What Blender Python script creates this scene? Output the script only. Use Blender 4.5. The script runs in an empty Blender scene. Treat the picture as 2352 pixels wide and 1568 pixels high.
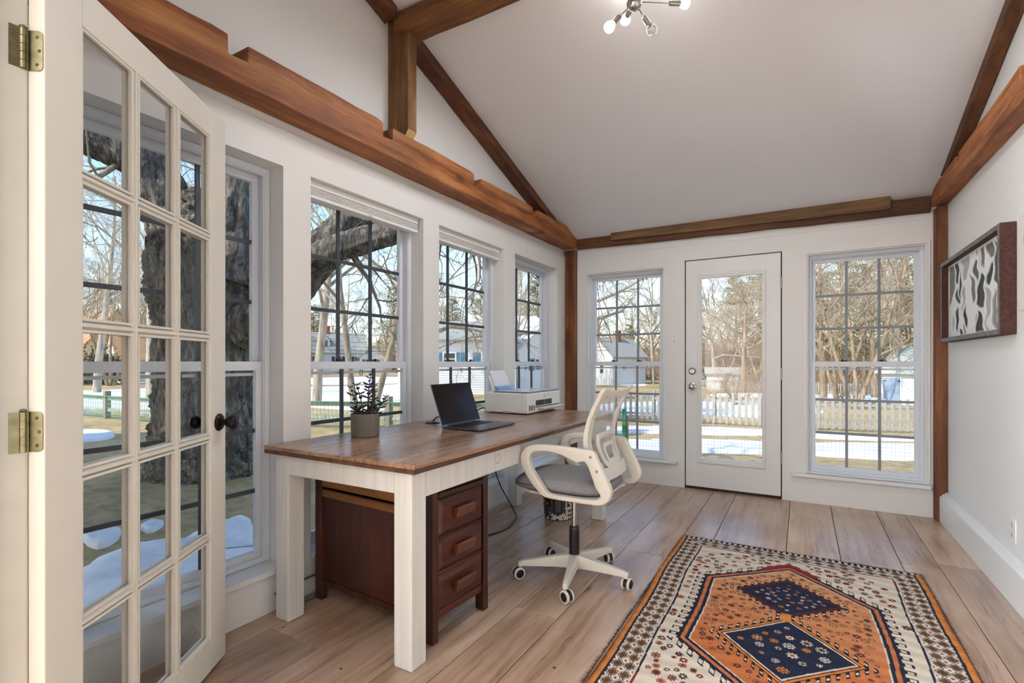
import bpy, bmesh, math, random
import numpy as np
from mathutils import Vector, Matrix

PI = math.pi
scene = bpy.context.scene
COL = scene.collection

# ------------------------------------------------------------------ camera
F_PX, YAW, V0 = 1150.904, 0.525481, 830.03
CAM = np.array([2.11506, -4.74802, 1.15])
cam_data = bpy.data.cameras.new('camera')
cam_data.sensor_width = 36.0
cam_data.lens = 36.0 * F_PX / 2352.0
cam_data.shift_y = (V0 - 784.0) / 2352.0
cam_data.clip_start = 0.05
cam_data.clip_end = 500
camera = bpy.data.objects.new('camera', cam_data)
camera.location = CAM
camera.rotation_euler = (PI / 2, 0, YAW)
COL.objects.link(camera)
scene.camera = camera

# ------------------------------------------------------------------ world, sun, exposure
world = bpy.data.worlds.new('winter_sky')
scene.world = world
world.use_nodes = True
wn = world.node_tree
sky = wn.nodes.new('ShaderNodeTexSky')
sky.sky_type = 'NISHITA'
sky.sun_disc = False
sky.sun_elevation = math.radians(36)
sky.sun_rotation = math.radians(206)
sky.air_density = 1.0
sky.dust_density = 0.15
sky.ozone_density = 1.4
wn.nodes['Background'].inputs['Strength'].default_value = 0.165
wn.links.new(sky.outputs[0], wn.nodes['Background'].inputs[0])

sun_dir = Vector((-0.33, -0.66, 0.675)).normalized()
sun_data = bpy.data.lights.new('sun', 'SUN')
sun_data.energy = 2.2
sun_data.angle = math.radians(0.8)
sun_data.color = (1.0, 0.93, 0.82)
sun = bpy.data.objects.new('sun', sun_data)
sun.rotation_euler = sun_dir.to_track_quat('Z', 'Y').to_euler()
sun.location = (-10, -20, 20)
COL.objects.link(sun)

CHANDELIER_WATT = 3.4      # each lit bulb, downward
BULB_GLOW_WATT = 0.06      # each lit bulb, all round
FILL_LAMP_WATT = 340.0          # added fill lamp, unseen behind the camera
vs = scene.view_settings
vs.view_transform = 'Standard'
vs.look = 'None'
vs.exposure = 1.14
vs.gamma = 1.0
vs.use_curve_mapping = False
cy = scene.cycles
cy.max_bounces = 6
cy.diffuse_bounces = 4
cy.glossy_bounces = 3
cy.transparent_max_bounces = 16
cy.transmission_bounces = 3
cy.adaptive_threshold = 0.05
cy.caustics_reflective = False
cy.caustics_refractive = False
cy.sample_clamp_indirect = 6.0

# ------------------------------------------------------------------ pixel -> place helpers
FW = np.array([-math.sin(YAW), math.cos(YAW), 0.0])
RT = np.array([math.cos(YAW), math.sin(YAW), 0.0])
GROUND = -0.5


def at(u, v, **k):
    """point seen at photo pixel (u, v) on the plane x=, y= or z=, or at depth d="""
    d = FW + RT * (u - 1176) / F_PX + np.array([0, 0, 1.0]) * (V0 - v) / F_PX
    (ax, val), = k.items()
    if ax == 'd':
        t = val
    else:
        i = 'xyz'.index(ax)
        t = (val - CAM[i]) / d[i]
    return CAM + t * d


def terrain(x, y):
    """height of the ground outside: level beyond the window wall, falling away gently behind the house"""
    if y <= 2:
        return GROUND
    q = (x - CAM[0]) / (y - CAM[1])
    t = min(max((q + 0.53) / 0.11, 0.0), 1.0)
    return GROUND - 0.026 * (min(y, 45.0) - 2.0) * t * t * (3 - 2 * t)


def on_ground(u, v):
    """where the line of sight through a photo pixel meets the ground outside"""
    z = GROUND
    for _ in range(80):
        p = at(u, v, z=z)
        z = 0.5 * z + 0.5 * terrain(p[0], p[1])
    p[2] = terrain(p[0], p[1])
    return p


# ------------------------------------------------------------------ materials
def lin(c):
    c = c / 255.0
    return c / 12.92 if c <= 0.04045 else ((c + 0.055) / 1.055) ** 2.4


def rgb(r, g, b):
    return (lin(r), lin(g), lin(b), 1.0)


class NT:
    def __init__(self, name):
        self.m = bpy.data.materials.new(name)
        self.m.use_nodes = True
        self.t = self.m.node_tree
        self.b = self.t.nodes['Principled BSDF']
        self.out = self.t.nodes['Material Output']

    def n(self, kind, props=None, **ins):
        nd = self.t.nodes.new('ShaderNode' + kind)
        for k, v in (props or {}).items():
            setattr(nd, k, v)
        for k, v in ins.items():
            key = k.replace('_', ' ')
            s = nd.inputs[int(k[1:])] if k[0] == 'i' and k[1:].isdigit() else nd.inputs[key]
            if isinstance(v, bpy.types.NodeSocket):
                self.t.links.new(v, s)
            else:
                s.default_value = v
        return nd

    def set(self, **ins):
        for k, v in ins.items():
            s = self.b.inputs[k.replace('_', ' ')]
            if isinstance(v, bpy.types.NodeSocket):
                self.t.links.new(v, s)
            else:
                s.default_value = v

    def ramp(self, fac, stops, interp='LINEAR'):
        r = self.n('ValToRGB', Fac=fac)
        e = r.color_ramp.elements
        r.color_ramp.interpolation = interp
        while len(e) < len(stops):
            e.new(0.5)
        for q, (p, c) in zip(e, stops):
            q.position = p
            q.color = c if len(c) == 4 else (*c, 1)
        return r.outputs[0]

    def mix(self, fac, a, b, mode='MIX'):
        nd = self.n('Mix', {'data_type': 'RGBA', 'blend_type': mode})
        for s, v in ((nd.inputs[0], fac), (nd.inputs[6], a), (nd.inputs[7], b)):
            if isinstance(v, bpy.types.NodeSocket):
                self.t.links.new(v, s)
            else:
                s.default_value = v
        return nd.outputs[2]

    def math(self, op, a, b=0.0):
        nd = self.n('Math', {'operation': op})
        for s, v in ((nd.inputs[0], a), (nd.inputs[1], b)):
            if isinstance(v, bpy.types.NodeSocket):
                self.t.links.new(v, s)
            else:
                s.default_value = v
        return nd.outputs[0]

    def bump(self, h, strength=0.3, dist=0.01):
        self.set(Normal=self.n('Bump', Strength=strength, Distance=dist, Height=h).outputs[0])


G3 = lambda v: (v, v, v, 1)


def plain(name, col, rough=0.5, metal=0.0, var=0.0, scale=8.0, bump=0.0, spec=0.5, bscale=None):
    k = NT(name)
    k.set(Base_Color=col, Roughness=rough, Metallic=metal)
    k.b.inputs['Specular IOR Level'].default_value = spec
    if var or bump:
        co = k.n('TexCoord').outputs['Object']
        nz = k.n('TexNoise', Vector=co, Scale=scale, Detail=5.0).outputs[0]
        if var:
            lo = tuple(max(0, c * (1 - var)) for c in col[:3]) + (1,)
            hi = tuple(min(1, c * (1 + var)) for c in col[:3]) + (1,)
            k.set(Base_Color=k.ramp(nz, [(0.3, lo), (0.7, hi)]))
        if bump:
            if bscale:
                nz = k.n('TexNoise', Vector=co, Scale=bscale, Detail=5.0).outputs[0]
            k.bump(nz, bump, 0.004)
    return k.m


def wood(name, dark, mid, light, axis='y', grain=1.0, rough=0.55, knots=0.5, knot_col=None, bump=0.35,
         per_object=0.0, spots=0.0, coat=0.0, worn=None, flat=None):
    """timber with the grain along one axis: stretched noise, growth bands, knots and nail specks"""
    k = NT(name)
    tc = k.n('TexCoord').outputs['Object']
    rnd = k.n('ObjectInfo').outputs['Random']
    off = k.n('CombineXYZ', X=k.math('MULTIPLY', rnd, 37.0), Y=k.math('MULTIPLY', rnd, 91.0), Z=k.math('MULTIPLY', rnd, 53.0)).outputs[0]
    co = k.n('VectorMath', {'operation': 'ADD'}, i0=tc, i1=off).outputs[0]
    i = 'xyz'.index(axis)
    sc = [14.0 * grain] * 3
    sc[i] = 0.9 * grain
    warp = k.n('TexNoise', Vector=co, Scale=3.0 * grain, Detail=2.0).outputs[1]
    wv = k.n('VectorMath', {'operation': 'SCALE'}, i0=warp).outputs[0]
    wv.node.inputs['Scale'].default_value = 0.06
    co2 = k.n('VectorMath', {'operation': 'ADD'}, i0=co, i1=wv).outputs[0]
    mp = k.n('Mapping', Vector=co2, Scale=tuple(sc)).outputs[0]
    n1 = k.n('TexNoise', Vector=mp, Scale=1.0, Detail=6.0, Roughness=0.65).outputs[0]
    sc2 = [60.0 * grain] * 3
    sc2[i] = 2.0 * grain
    mp2 = k.n('Mapping', Vector=co2, Scale=tuple(sc2)).outputs[0]
    n2 = k.n('TexNoise', Vector=mp2, Scale=1.0, Detail=4.0, Roughness=0.6).outputs[0]
    g = k.math('ADD', k.math('MULTIPLY', n1, 0.65), k.math('MULTIPLY', n2, 0.35))
    col = k.ramp(g, [(0.33, dark), (0.48, mid), (0.64, light)])
    blot = k.n('TexNoise', Vector=co, Scale=2.2, Detail=3.0).outputs[0]
    col = k.mix(k.math('MULTIPLY', k.ramp(blot, [(0.40, G3(0)), (0.68, G3(1))]), 0.45), col, dark)
    if worn:
        wn_ = k.n('TexNoise', Vector=mp, Scale=0.6, Detail=5.0).outputs[0]
        col = k.mix(k.math('MULTIPLY', k.ramp(wn_, [(0.5, G3(0)), (0.62, G3(1))]), 0.6), col, worn)
    h = g
    if knots:
        ks = [2.6] * 3
        ks[i] = 1.5
        if flat:
            ks['xyz'.index(flat)] = 0.12
        kp = k.n('Mapping', Vector=co2, Scale=tuple(ks)).outputs[0]
        vor = k.n('TexVoronoi', Vector=kp, Scale=1.0).outputs['Distance']
        kf = k.ramp(vor, [(0.04, G3(1)), (0.07 + 0.05 * knots, G3(0))])
        col = k.mix(k.math('MULTIPLY', kf, 0.8), col, knot_col or tuple(c * 0.35 for c in dark[:3]) + (1,))
        h = k.math('SUBTRACT', g, k.math('MULTIPLY', kf, 0.3))
    if spots:
        fs = [1.0] * 3
        if flat:
            fs['xyz'.index(flat)] = 0.05
        v2 = k.n('TexVoronoi', Vector=k.n('Mapping', Vector=co, Scale=tuple(fs)).outputs[0], Scale=5.5).outputs['Distance']
        sf = k.ramp(v2, [(0.028, G3(1)), (0.04, G3(0))])
        col = k.mix(k.math('MULTIPLY', sf, spots), col, rgb(38, 26, 18))
    if per_object:
        hs = k.n('HueSaturation', Color=col, Value=k.math('ADD', 1.0 - per_object, k.math('MULTIPLY', rnd, 2 * per_object)),
                 Saturation=k.math('ADD', 1.0 - per_object * 0.6, k.math('MULTIPLY', k.n('ObjectInfo').outputs['Random'], per_object * 1.2)))
        col = hs.outputs[0]
    k.set(Base_Color=col, Roughness=k.ramp(n2, [(0.2, G3(max(0.05, rough - 0.1))), (0.8, G3(min(1, rough + 0.12)))]))
    if coat:
        k.set(Coat_Weight=coat, Coat_Roughness=0.25)
    k.bump(h, bump, 0.006)
    return k.m


def glassy(name, tint=(1, 1, 1), refl=0.05, rough=0.0):
    k = NT(name)
    tr = k.n('BsdfTransparent', Color=(*tint, 1)).outputs[0]
    gl = k.n('BsdfGlossy', Color=(1, 1, 1, 1), Roughness=rough).outputs[0]
    lw = k.n('LayerWeight', Blend=0.12).outputs['Fresnel']
    fac = k.math('ADD', k.math('MULTIPLY', lw, 0.5), refl * 0.4)
    mx = k.n('MixShader', i0=fac, i1=tr, i2=gl).outputs[0]
    k.t.links.new(mx, k.out.inputs[0])
    return k.m


def emit(name, col, strength):
    k = NT(name)
    k.set(Base_Color=(1, 1, 1, 1), Emission_Color=col, Emission_Strength=strength)
    return k.m


def attr_mat(name, attr='Col', rough=0.9, bump=0.0, bscale=200.0):
    k = NT(name)
    a = k.n('Attribute', {'attribute_name': attr}).outputs['Color']
    k.set(Base_Color=a, Roughness=rough)
    k.b.inputs['Specular IOR Level'].default_value = 0.2
    if bump:
        co = k.n('TexCoord').outputs['Object']
        k.bump(k.n('TexNoise', Vector=co, Scale=bscale, Detail=3.0).outputs[0], bump, 0.003)
    return k.m


# ------------------------------------------------------------------ mesh helpers
class MB:
    """collects shapes, then becomes ONE mesh object"""

    def __init__(self):
        self.v = []
        self.f = []
        self.nv = 0

    def add(self, verts, faces):
        o = self.nv
        self.v.extend([tuple(map(float, p)) for p in verts])
        self.f.extend([tuple(i + o for i in f) for f in faces])
        self.nv += len(verts)
        return self

    def box(self, x0, x1, y0, y1, z0, z1):
        v = [(x, y, z) for z in (z0, z1) for y in (y0, y1) for x in (x0, x1)]
        return self.add(v, [(0, 2, 3, 1), (4, 5, 7, 6), (0, 1, 5, 4), (2, 6, 7, 3), (0, 4, 6, 2), (1, 3, 7, 5)])

    def obox(self, c, ax, ay, az, sx, sy, sz):
        c, ax, ay, az = (np.array(q, float) for q in (c, ax, ay, az))
        v = [c + ax * sx * i / 2 + ay * sy * j / 2 + az * sz * k / 2 for k in (-1, 1) for j in (-1, 1) for i in (-1, 1)]
        return self.add(v, [(0, 2, 3, 1), (4, 5, 7, 6), (0, 1, 5, 4), (2, 6, 7, 3), (0, 4, 6, 2), (1, 3, 7, 5)])

    def bar(self, p, q, w, h, up=(0, 0, 1)):
        p, q = np.array(p, float), np.array(q, float)
        d = q - p
        L = np.linalg.norm(d)
        d /= L
        s = np.cross(d, np.array(up, float))
        s /= np.linalg.norm(s)
        n = np.cross(s, d)
        return self.obox((p + q) / 2, d, s, n, L, w, h)

    def prism(self, poly, axis, a, b):
        """extrude a 2D polygon along an axis: 'x' -> poly is (y,z), 'y' -> (x,z), 'z' -> (x,y)"""
        n = len(poly)

        def p3(p, t):
            return {'x': (t, p[0], p[1]), 'y': (p[0], t, p[1]), 'z': (p[0], p[1], t)}[axis]
        v = [p3(p, a) for p in poly] + [p3(p, b) for p in poly]
        f = [tuple(range(n)), tuple(range(2 * n - 1, n - 1, -1))]
        f += [(i, i + n, (i + 1) % n + n, (i + 1) % n) for i in range(n)]
        return self.add(v, f)

    def ringprism(self, outer, inner, axis, a, b):
        """extruded frame between two outlines with the same number of points"""
        n = len(outer)

        def p3(p, t):
            return {'x': (t, p[0], p[1]), 'y': (p[0], t, p[1]), 'z': (p[0], p[1], t)}[axis]
        v = [p3(p, t) for t in (a, b) for pl in (outer, inner) for p in pl]
        f = []
        for i in range(n):
            j = (i + 1) % n
            f += [(i, j, n + j, n + i), (2 * n + i, 3 * n + i, 3 * n + j, 2 * n + j),
                  (i, 2 * n + i, 2 * n + j, j), (n + i, n + j, 3 * n + j, 3 * n + i)]
        return self.add(v, f)

    def rect_ring(self, x0, x1, z0, z1, t, y0, y1, axis='y'):
        tl, tr, tb, tt = t if isinstance(t, tuple) else (t, t, t, t)
        o = [(x0, z0), (x1, z0), (x1, z1), (x0, z1)]
        i = [(x0 + tl, z0 + tb), (x1 - tr, z0 + tb), (x1 - tr, z1 - tt), (x0 + tl, z1 - tt)]
        return self.ringprism(o, i, axis, y0, y1)

    def tube(self, pts, r, n=8, caps=True):
        pts = np.array(pts, float)
        m = len(pts)
        r = np.full(m, r) if np.isscalar(r) else np.array(r, float)
        t = np.gradient(pts, axis=0)
        t /= np.linalg.norm(t, axis=1)[:, None] + 1e-12
        ref = np.array([0, 0, 1.0]) if abs(t[0][2]) < 0.9 else np.array([1.0, 0, 0])
        a = np.cross(t[0], ref)
        a /= np.linalg.norm(a)
        ang = np.arange(n) * 2 * PI / n
        rows = []
        for i in range(m):
            a = a - t[i] * (a @ t[i])
            a /= np.linalg.norm(a) + 1e-12
            b = np.cross(t[i], a)
            rows.append(pts[i] + r[i] * (np.cos(ang)[:, None] * a + np.sin(ang)[:, None] * b))
        f = [(i * n + j, i * n + (j + 1) % n, (i + 1) * n + (j + 1) % n, (i + 1) * n + j)
             for i in range(m - 1) for j in range(n)]
        if caps:
            f += [tuple(range(n - 1, -1, -1)), tuple((m - 1) * n + j for j in range(n))]
        return self.add(np.concatenate(rows), f)

    def lathe(self, prof, c=(0, 0, 0), n=24, ax=(0, 0, 1), caps=True):
        """profile [(r, h)] turned about an axis through c"""
        ax = np.array(ax, float)
        ax /= np.linalg.norm(ax)
        ref = np.array([1.0, 0, 0]) if abs(ax[0]) < 0.9 else np.array([0, 1.0, 0])
        a = np.cross(ax, ref)
        a /= np.linalg.norm(a)
        b = np.cross(ax, a)
        c = np.array(c, float)
        ang = np.arange(n) * 2 * PI / n
        v = []
        for r, h in prof:
            v.extend(c + ax * h + r * (np.cos(t) * a + np.sin(t) * b) for t in ang)
        m = len(prof)
        f = [(i * n + j, i * n + (j + 1) % n, (i + 1) * n + (j + 1) % n, (i + 1) * n + j) for i in range(m - 1) for j in range(n)]
        if caps:
            f += [tuple(range(n - 1, -1, -1)), tuple((m - 1) * n + j for j in range(n))]
        return self.add(v, f)

    def ball(self, c, r, n=12, m=8, scale=(1, 1, 1)):
        v, f = [], []
        for i in range(m + 1):
            th = PI * i / m
            for j in range(n):
                ph = 2 * PI * j / n
                v.append((c[0] + r * scale[0] * math.sin(th) * math.cos(ph), c[1] + r * scale[1] * math.sin(th) * math.sin(ph),
                          c[2] + r * scale[2] * math.cos(th)))
        for i in range(m):
            for j in range(n):
                f.append((i * n + j, (i + 1) * n + j, (i + 1) * n + (j + 1) % n, i * n + (j + 1) % n))
        return self.add(v, f)

    def grid(self, fn, nu, nv, closed_u=False):
        """surface fn(i/nu, j/nv)"""
        v = [fn(i / nu, j / nv) for i in range(nu + 1) for j in range(nv + 1)]
        f = [(i * (nv + 1) + j, (i + 1) * (nv + 1) + j, (i + 1) * (nv + 1) + j + 1, i * (nv + 1) + j + 1)
             for i in range(nu) for j in range(nv)]
        return self.add(v, f)


OFF = {}


def put(name, mb, mat, parent=None, bevel=0.0, smooth=False, seg=2, solid=0.0, sub=0):
    me = bpy.data.meshes.new(name)
    off = np.array(OFF.get(parent.name, (0, 0, 0)) if parent else (0, 0, 0), float)
    v = [tuple(np.array(p) - off) for p in mb.v] if off.any() else mb.v
    me.from_pydata(v, [], mb.f)
    me.update()
    bm = bmesh.new()
    bm.from_mesh(me)
    bmesh.ops.recalc_face_normals(bm, faces=bm.faces)
    bm.to_mesh(me)
    bm.free()
    me.materials.append(mat)
    if smooth:
        me.polygons.foreach_set('use_smooth', [True] * len(me.polygons))
    o = bpy.data.objects.new(name, me)
    COL.objects.link(o)
    if parent:
        o.parent = parent
        OFF[o.name] = tuple(off)
    if solid:
        s = o.modifiers.new('solid', 'SOLIDIFY')
        s.thickness = solid
        s.offset = 0
    if bevel:
        b = o.modifiers.new('bevel', 'BEVEL')
        b.width = bevel
        b.segments = seg
        b.limit_method = 'ANGLE'
        b.angle_limit = math.radians(35)
        b.harden_normals = False
    if sub:
        s = o.modifiers.new('sub', 'SUBSURF')
        s.levels = sub
        s.render_levels = sub
    return o


def tag(o, label, cat, group=None, kind=None):
    o['label'] = label
    if cat:
        o['category'] = cat
    if group:
        o['group'] = group
    if kind:
        o['kind'] = kind
    return o


def struct(o, label=None):
    o['kind'] = 'structure'
    if label:
        o['label'] = label
    return o


def thing(name, label, cat, loc=(0, 0, 0), rotz=0.0, group=None, local=False):
    """an Empty at the base; parts are given in world coordinates unless local"""
    o = bpy.data.objects.new(name, None)
    o.empty_display_size = 0.1
    o.location = loc
    o.rotation_euler = (0, 0, rotz)
    COL.objects.link(o)
    OFF[o.name] = (0, 0, 0) if local else tuple(loc)
    if label:
        tag(o, label, cat, group)
    return o


def clone(o, parent=None, loc=None, rotz=None, scale=None):
    c = o.copy()
    COL.objects.link(c)
    if parent is not None:
        c.parent = parent
    if loc is not None:
        c.location = loc
    if rotz is not None:
        c.rotation_euler = (0, 0, rotz)
    if scale is not None:
        c.scale = scale
    for ch in list(o.children):
        clone(ch, c)
    return c


def text_mesh(name, s, size, mat, parent, origin, ax, ay, extrude=0.0006):
    """flat lettering as a mesh, laid on the plane spanned by ax, ay from origin (centre)"""
    cu = bpy.data.curves.new(name + '_curve', 'FONT')
    cu.body = s
    cu.size = size
    cu.align_x = 'CENTER'
    cu.align_y = 'CENTER'
    cu.extrude = extrude
    tmp = bpy.data.objects.new(name + '_tmp', cu)
    COL.objects.link(tmp)
    dg = bpy.context.evaluated_depsgraph_get()
    me = bpy.data.meshes.new_from_object(tmp.evaluated_get(dg))
    bpy.data.objects.remove(tmp)
    bpy.data.curves.remove(cu)
    ax, ay = Vector(ax).normalized(), Vector(ay).normalized()
    az = ax.cross(ay)
    off = Vector(OFF.get(parent.name, (0, 0, 0))) if parent else Vector((0, 0, 0))
    M = Matrix(((ax.x, ay.x, az.x, origin[0] - off.x), (ax.y, ay.y, az.y, origin[1] - off.y), (ax.z, ay.z, az.z, origin[2] - off.z), (0, 0, 0, 1)))
    me.transform(M)
    me.materials.clear()
    me.materials.append(mat)
    me.name = name
    o = bpy.data.objects.new(name, me)
    COL.objects.link(o)
    if parent:
        o.parent = parent
    return o


def smooth_poly(pts, n=6, closed=True):
    """Catmull-Rom through 2D/3D points"""
    P = np.array(pts, float)
    m = len(P)
    out = []
    rng_ = range(m) if closed else range(m - 1)
    for i in rng_:
        if closed:
            p0, p1, p2, p3 = P[(i - 1) % m], P[i], P[(i + 1) % m], P[(i + 2) % m]
        else:
            p0, p1, p2, p3 = P[max(i - 1, 0)], P[i], P[i + 1], P[min(i + 2, m - 1)]
        for k in range(n):
            t = k / n
            out.append(0.5 * ((2 * p1) + (-p0 + p2) * t + (2 * p0 - 5 * p1 + 4 * p2 - p3) * t * t + (-p0 + 3 * p1 - 3 * p2 + p3) * t ** 3))
    if not closed:
        out.append(P[-1])
    return [tuple(q) for q in out]

# ------------------------------------------------------------------ shared materials
WHITE = plain('white_wall_paint', rgb(232, 231, 229), 0.55)
WHITE2 = plain('white_trim_paint', rgb(232, 232, 230), 0.35)
CEIL = plain('ceiling_paint', rgb(238, 239, 243), 0.8)
VINYL = plain('white_vinyl', rgb(226, 231, 238), 0.35)
BLINDM = plain('blind_slat', rgb(238, 237, 234), 0.45)
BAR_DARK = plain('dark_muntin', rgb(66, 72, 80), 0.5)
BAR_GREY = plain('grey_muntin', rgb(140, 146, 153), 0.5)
GLASS = glassy('window_glass', (0.97, 0.985, 0.98), 0.05)
DOORGLASS = glassy('door_glass', (0.985, 0.99, 0.985), 0.06)
BLACK = plain('black_metal', rgb(24, 24, 26), 0.4, 0.3)
CHROME = plain('brushed_nickel', rgb(190, 186, 178), 0.28, 1.0)
BRASS = plain('antique_brass', rgb(140, 134, 104), 0.32, 1.0, var=0.25, scale=40)
SCREW = plain('screw_brass', rgb(96, 84, 48), 0.4, 1.0)
DARKGAP = plain('dark_weatherstrip', rgb(58, 46, 38), 0.8)
BRONZE = plain('oil_rubbed_bronze', rgb(38, 30, 28), 0.35, 0.7)
BEAM = wood('red_brown_beam', rgb(78, 38, 15), rgb(150, 86, 40), rgb(196, 136, 80), 'y', 1.0, 0.6, 0.8, spots=0.4, flat='x')
BEAMX = wood('dark_back_beam', rgb(48, 27, 14), rgb(94, 56, 28), rgb(132, 88, 48), 'x', 1.0, 0.65, 0.4, spots=0.5, flat='y')
BOARDX = wood('grey_brown_board', rgb(66, 44, 26), rgb(108, 78, 48), rgb(140, 108, 70), 'x', 1.0, 0.7, 0.4, spots=0.6, flat='y')
RAFT = wood('brown_rafter', rgb(44, 24, 14), rgb(98, 56, 28), rgb(132, 84, 46), 'y', 1.0, 0.65, 0.3, flat='x')
POSTZ = wood('brown_post', rgb(66, 34, 18), rgb(122, 68, 34), rgb(158, 104, 58), 'z', 1.0, 0.6, 0.6, spots=0.4, flat='y')
POSTU = wood('weathered_upright', rgb(74, 50, 26), rgb(120, 84, 46), rgb(150, 118, 76), 'z', 1.3, 0.7, 0.3, flat='y')
ENDGRAIN = plain('pale_end_grain', rgb(196, 160, 112), 0.7, var=0.2, scale=60)
RIDGE = wood('ridge_timber', rgb(70, 42, 20), rgb(128, 82, 40), rgb(164, 114, 64), 'x', 1.0, 0.65, 0.4, spots=0.5, flat='y')
PLANK = wood('old_pine_floor', rgb(134, 98, 74), rgb(192, 160, 133), rgb(217, 191, 168), 'y', 0.7, 0.32, 0.6,
             knot_col=rgb(74, 50, 36), bump=0.12, per_object=0.10, spots=0.9, coat=0.35, flat='z')

RIDGE_Y = -3.30
CE = lambda y: 2.375 + 0.322 * (-y if y > RIDGE_Y else y - 2 * RIDGE_Y)
rng = random.Random(7)

# ------------------------------------------------------------------ floor: base and planks
W_R = 3.015
floor = put('floor', MB().box(-0.16, 5.0, -8.2, 0.16, -0.12, -0.025), plain('subfloor', rgb(52, 36, 26), 0.9))
struct(floor)
lanes = [-0.002, 0.13, 0.43, 0.764, 0.95, 1.165, 1.433, 1.617, 2.028, 2.308, 2.601, 2.78, 3.012]
ends = {1.165: [-1.74, -3.6], 0.95: [-2.70], 2.601: [-1.16, -3.3], 2.78: [-1.06, -2.9], 2.308: [-1.25, -3.7], 0.43: [-2.2, -3.9],
        0.13: [-1.5, -3.4], 0.764: [-1.3, -3.75], 1.433: [-2.5], 1.617: [-2.05, -3.8], 2.028: [-2.7], -0.002: [-2.4]}
for a, b in zip(lanes[:-1], lanes[1:]):
    ys = [0.02] + ends.get(a, []) + [-4.62]
    for y1, y0 in zip(ys[:-1], ys[1:]):
        dz = rng.uniform(-0.0012, 0.0)
        put('plank', MB().box(a + 0.0016, b - 0.0016, y0 + 0.0012, y1 - 0.0012, -0.024, dz), PLANK, floor, bevel=0.0018, seg=1)
put('plank', MB().box(-0.15, 4.9, -8.1, -4.625, -0.024, 0), PLANK, floor)

# ------------------------------------------------------------------ walls


def cells(mb, along, t0, t1, a0, a1, z0, z1, holes):
    A = sorted({a0, a1, *[h[0] for h in holes], *[h[1] for h in holes]})
    Z = sorted({z0, z1, *[h[2] for h in holes], *[h[3] for h in holes]})
    for p, q in zip(A[:-1], A[1:]):
        run = None
        for r, s in zip(Z[:-1], Z[1:]):
            if any(h[0] <= p and q <= h[1] and h[2] <= r and s <= h[3] for h in holes):
                if run:
                    mb.box(*((t0, t1, p, q) if along == 'y' else (p, q, t0, t1)), *run)
                    run = None
            else:
                run = (run[0], s) if run else (r, s)
        if run:
            mb.box(*((t0, t1, p, q) if along == 'y' else (p, q, t0, t1)), *run)
    return mb


LW = [(-4.095, -3.247), (-3.094, -2.240), (-2.078, -1.232), (-1.049, -0.201)]
ZS, ZT = 0.198, 2.070          # left openings: sill top, head
wl = cells(MB(), 'y', -0.17, 0.0, -4.40, -0.008, -0.02, 2.24, [(a, b, ZS - 0.026, ZT) for a, b in LW])
struct(put('wall_left', wl, WHITE))
gable = [(0.16, 2.2405), (0.16, CE(0) - 0.02), (RIDGE_Y, CE(RIDGE_Y)), (-4.40, CE(-4.40)), (-4.40, 2.2405)]
struct(put('wall_left_gable', MB().prism(gable, 'x', -0.17, -0.014), WHITE))
wr = MB().box(W_R, W_R + 0.14, -4.40, 0.16, -0.02, 2.2)
wr.prism([(0.16, 2.2), (0.16, CE(0)), (RIDGE_Y, CE(RIDGE_Y)), (-4.40, CE(-4.40)), (-4.40, 2.2)], 'x', W_R, W_R + 0.14)
struct(put('wall_right', wr, WHITE))
BW = [(0.236, 0.998), (2.146, 2.911)]
ZB0, ZB1 = 0.243, 2.025
DX0, DX1, DZ1 = 1.184, 1.966, 2.070
wb = cells(MB(), 'x', 0.0, 0.16, -0.17, 3.15, -0.02, 2.215, [(a, b, ZB0, ZB1) for a, b in BW] + [(DX0, DX1, -0.02, DZ1)])
struct(put('wall_back', wb, WHITE))
struct(put('wall_back_upper', MB().box(-0.17, 3.15, 0.012, 0.16, 2.2155, 2.46), WHITE))
# near wall with the double-door opening the camera looks through, and the unseen adjoining room added behind it
JX0, JX1, JH = 0.592, 2.62, 2.115
wnr = cells(MB(), 'x', -4.52, -4.405, -0.17, 3.15, -0.02, 2.66, [(JX0, JX1, -0.02, JH)])
struct(put('wall_near', wnr, WHITE))
jmb = MB().box(JX0, JX0 + 0.018, -4.56, -4.318, -0.002, JH).box(JX0, JX0 + 0.030, -4.56, -4.372, -0.002, JH)
struct(put('trim_1', jmb, plain('grey_white_jamb', rgb(196, 196, 186), 0.45, var=0.04, scale=10), bevel=0.006, seg=3))
struct(put('trim_2', MB().box(JX0 - 0.11, JX0 - 0.005, -4.404, -4.385, 0, JH + 0.1), WHITE2, bevel=0.004))
hall = MB()
hall.box(-1.8, -1.7, -8.2, -4.53, -0.02, 2.6)
hall.box(4.9, 5.0, -8.2, -4.53, -0.02, 2.6)
hall.box(-1.8, 5.0, -8.3, -8.2, -0.02, 2.6)
hall.box(-1.7, -0.17, -4.66, -4.53, -0.02, 2.6)
hall.box(3.15, 4.9, -4.66, -4.53, -0.02, 2.6)
struct(put('wall_hall', hall, WHITE))
struct(put('ceiling_hall', MB().box(-1.8, 5.0, -8.3, -4.525, 2.6, 2.7), CEIL))
struct(put('house_shade_block', MB().box(-14.0, 10.0, -13.0, -4.53, 2.75, 6.4), plain('shade_block_siding', rgb(214, 210, 200), 0.8)))  # stand-in for the house above, added unseen to shade yard and windows
hallfloor = MB().box(-1.7, -0.17, -8.2, -4.5, -0.12, -0.001)
struct(put('floor_hall', hallfloor, PLANK))

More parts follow.
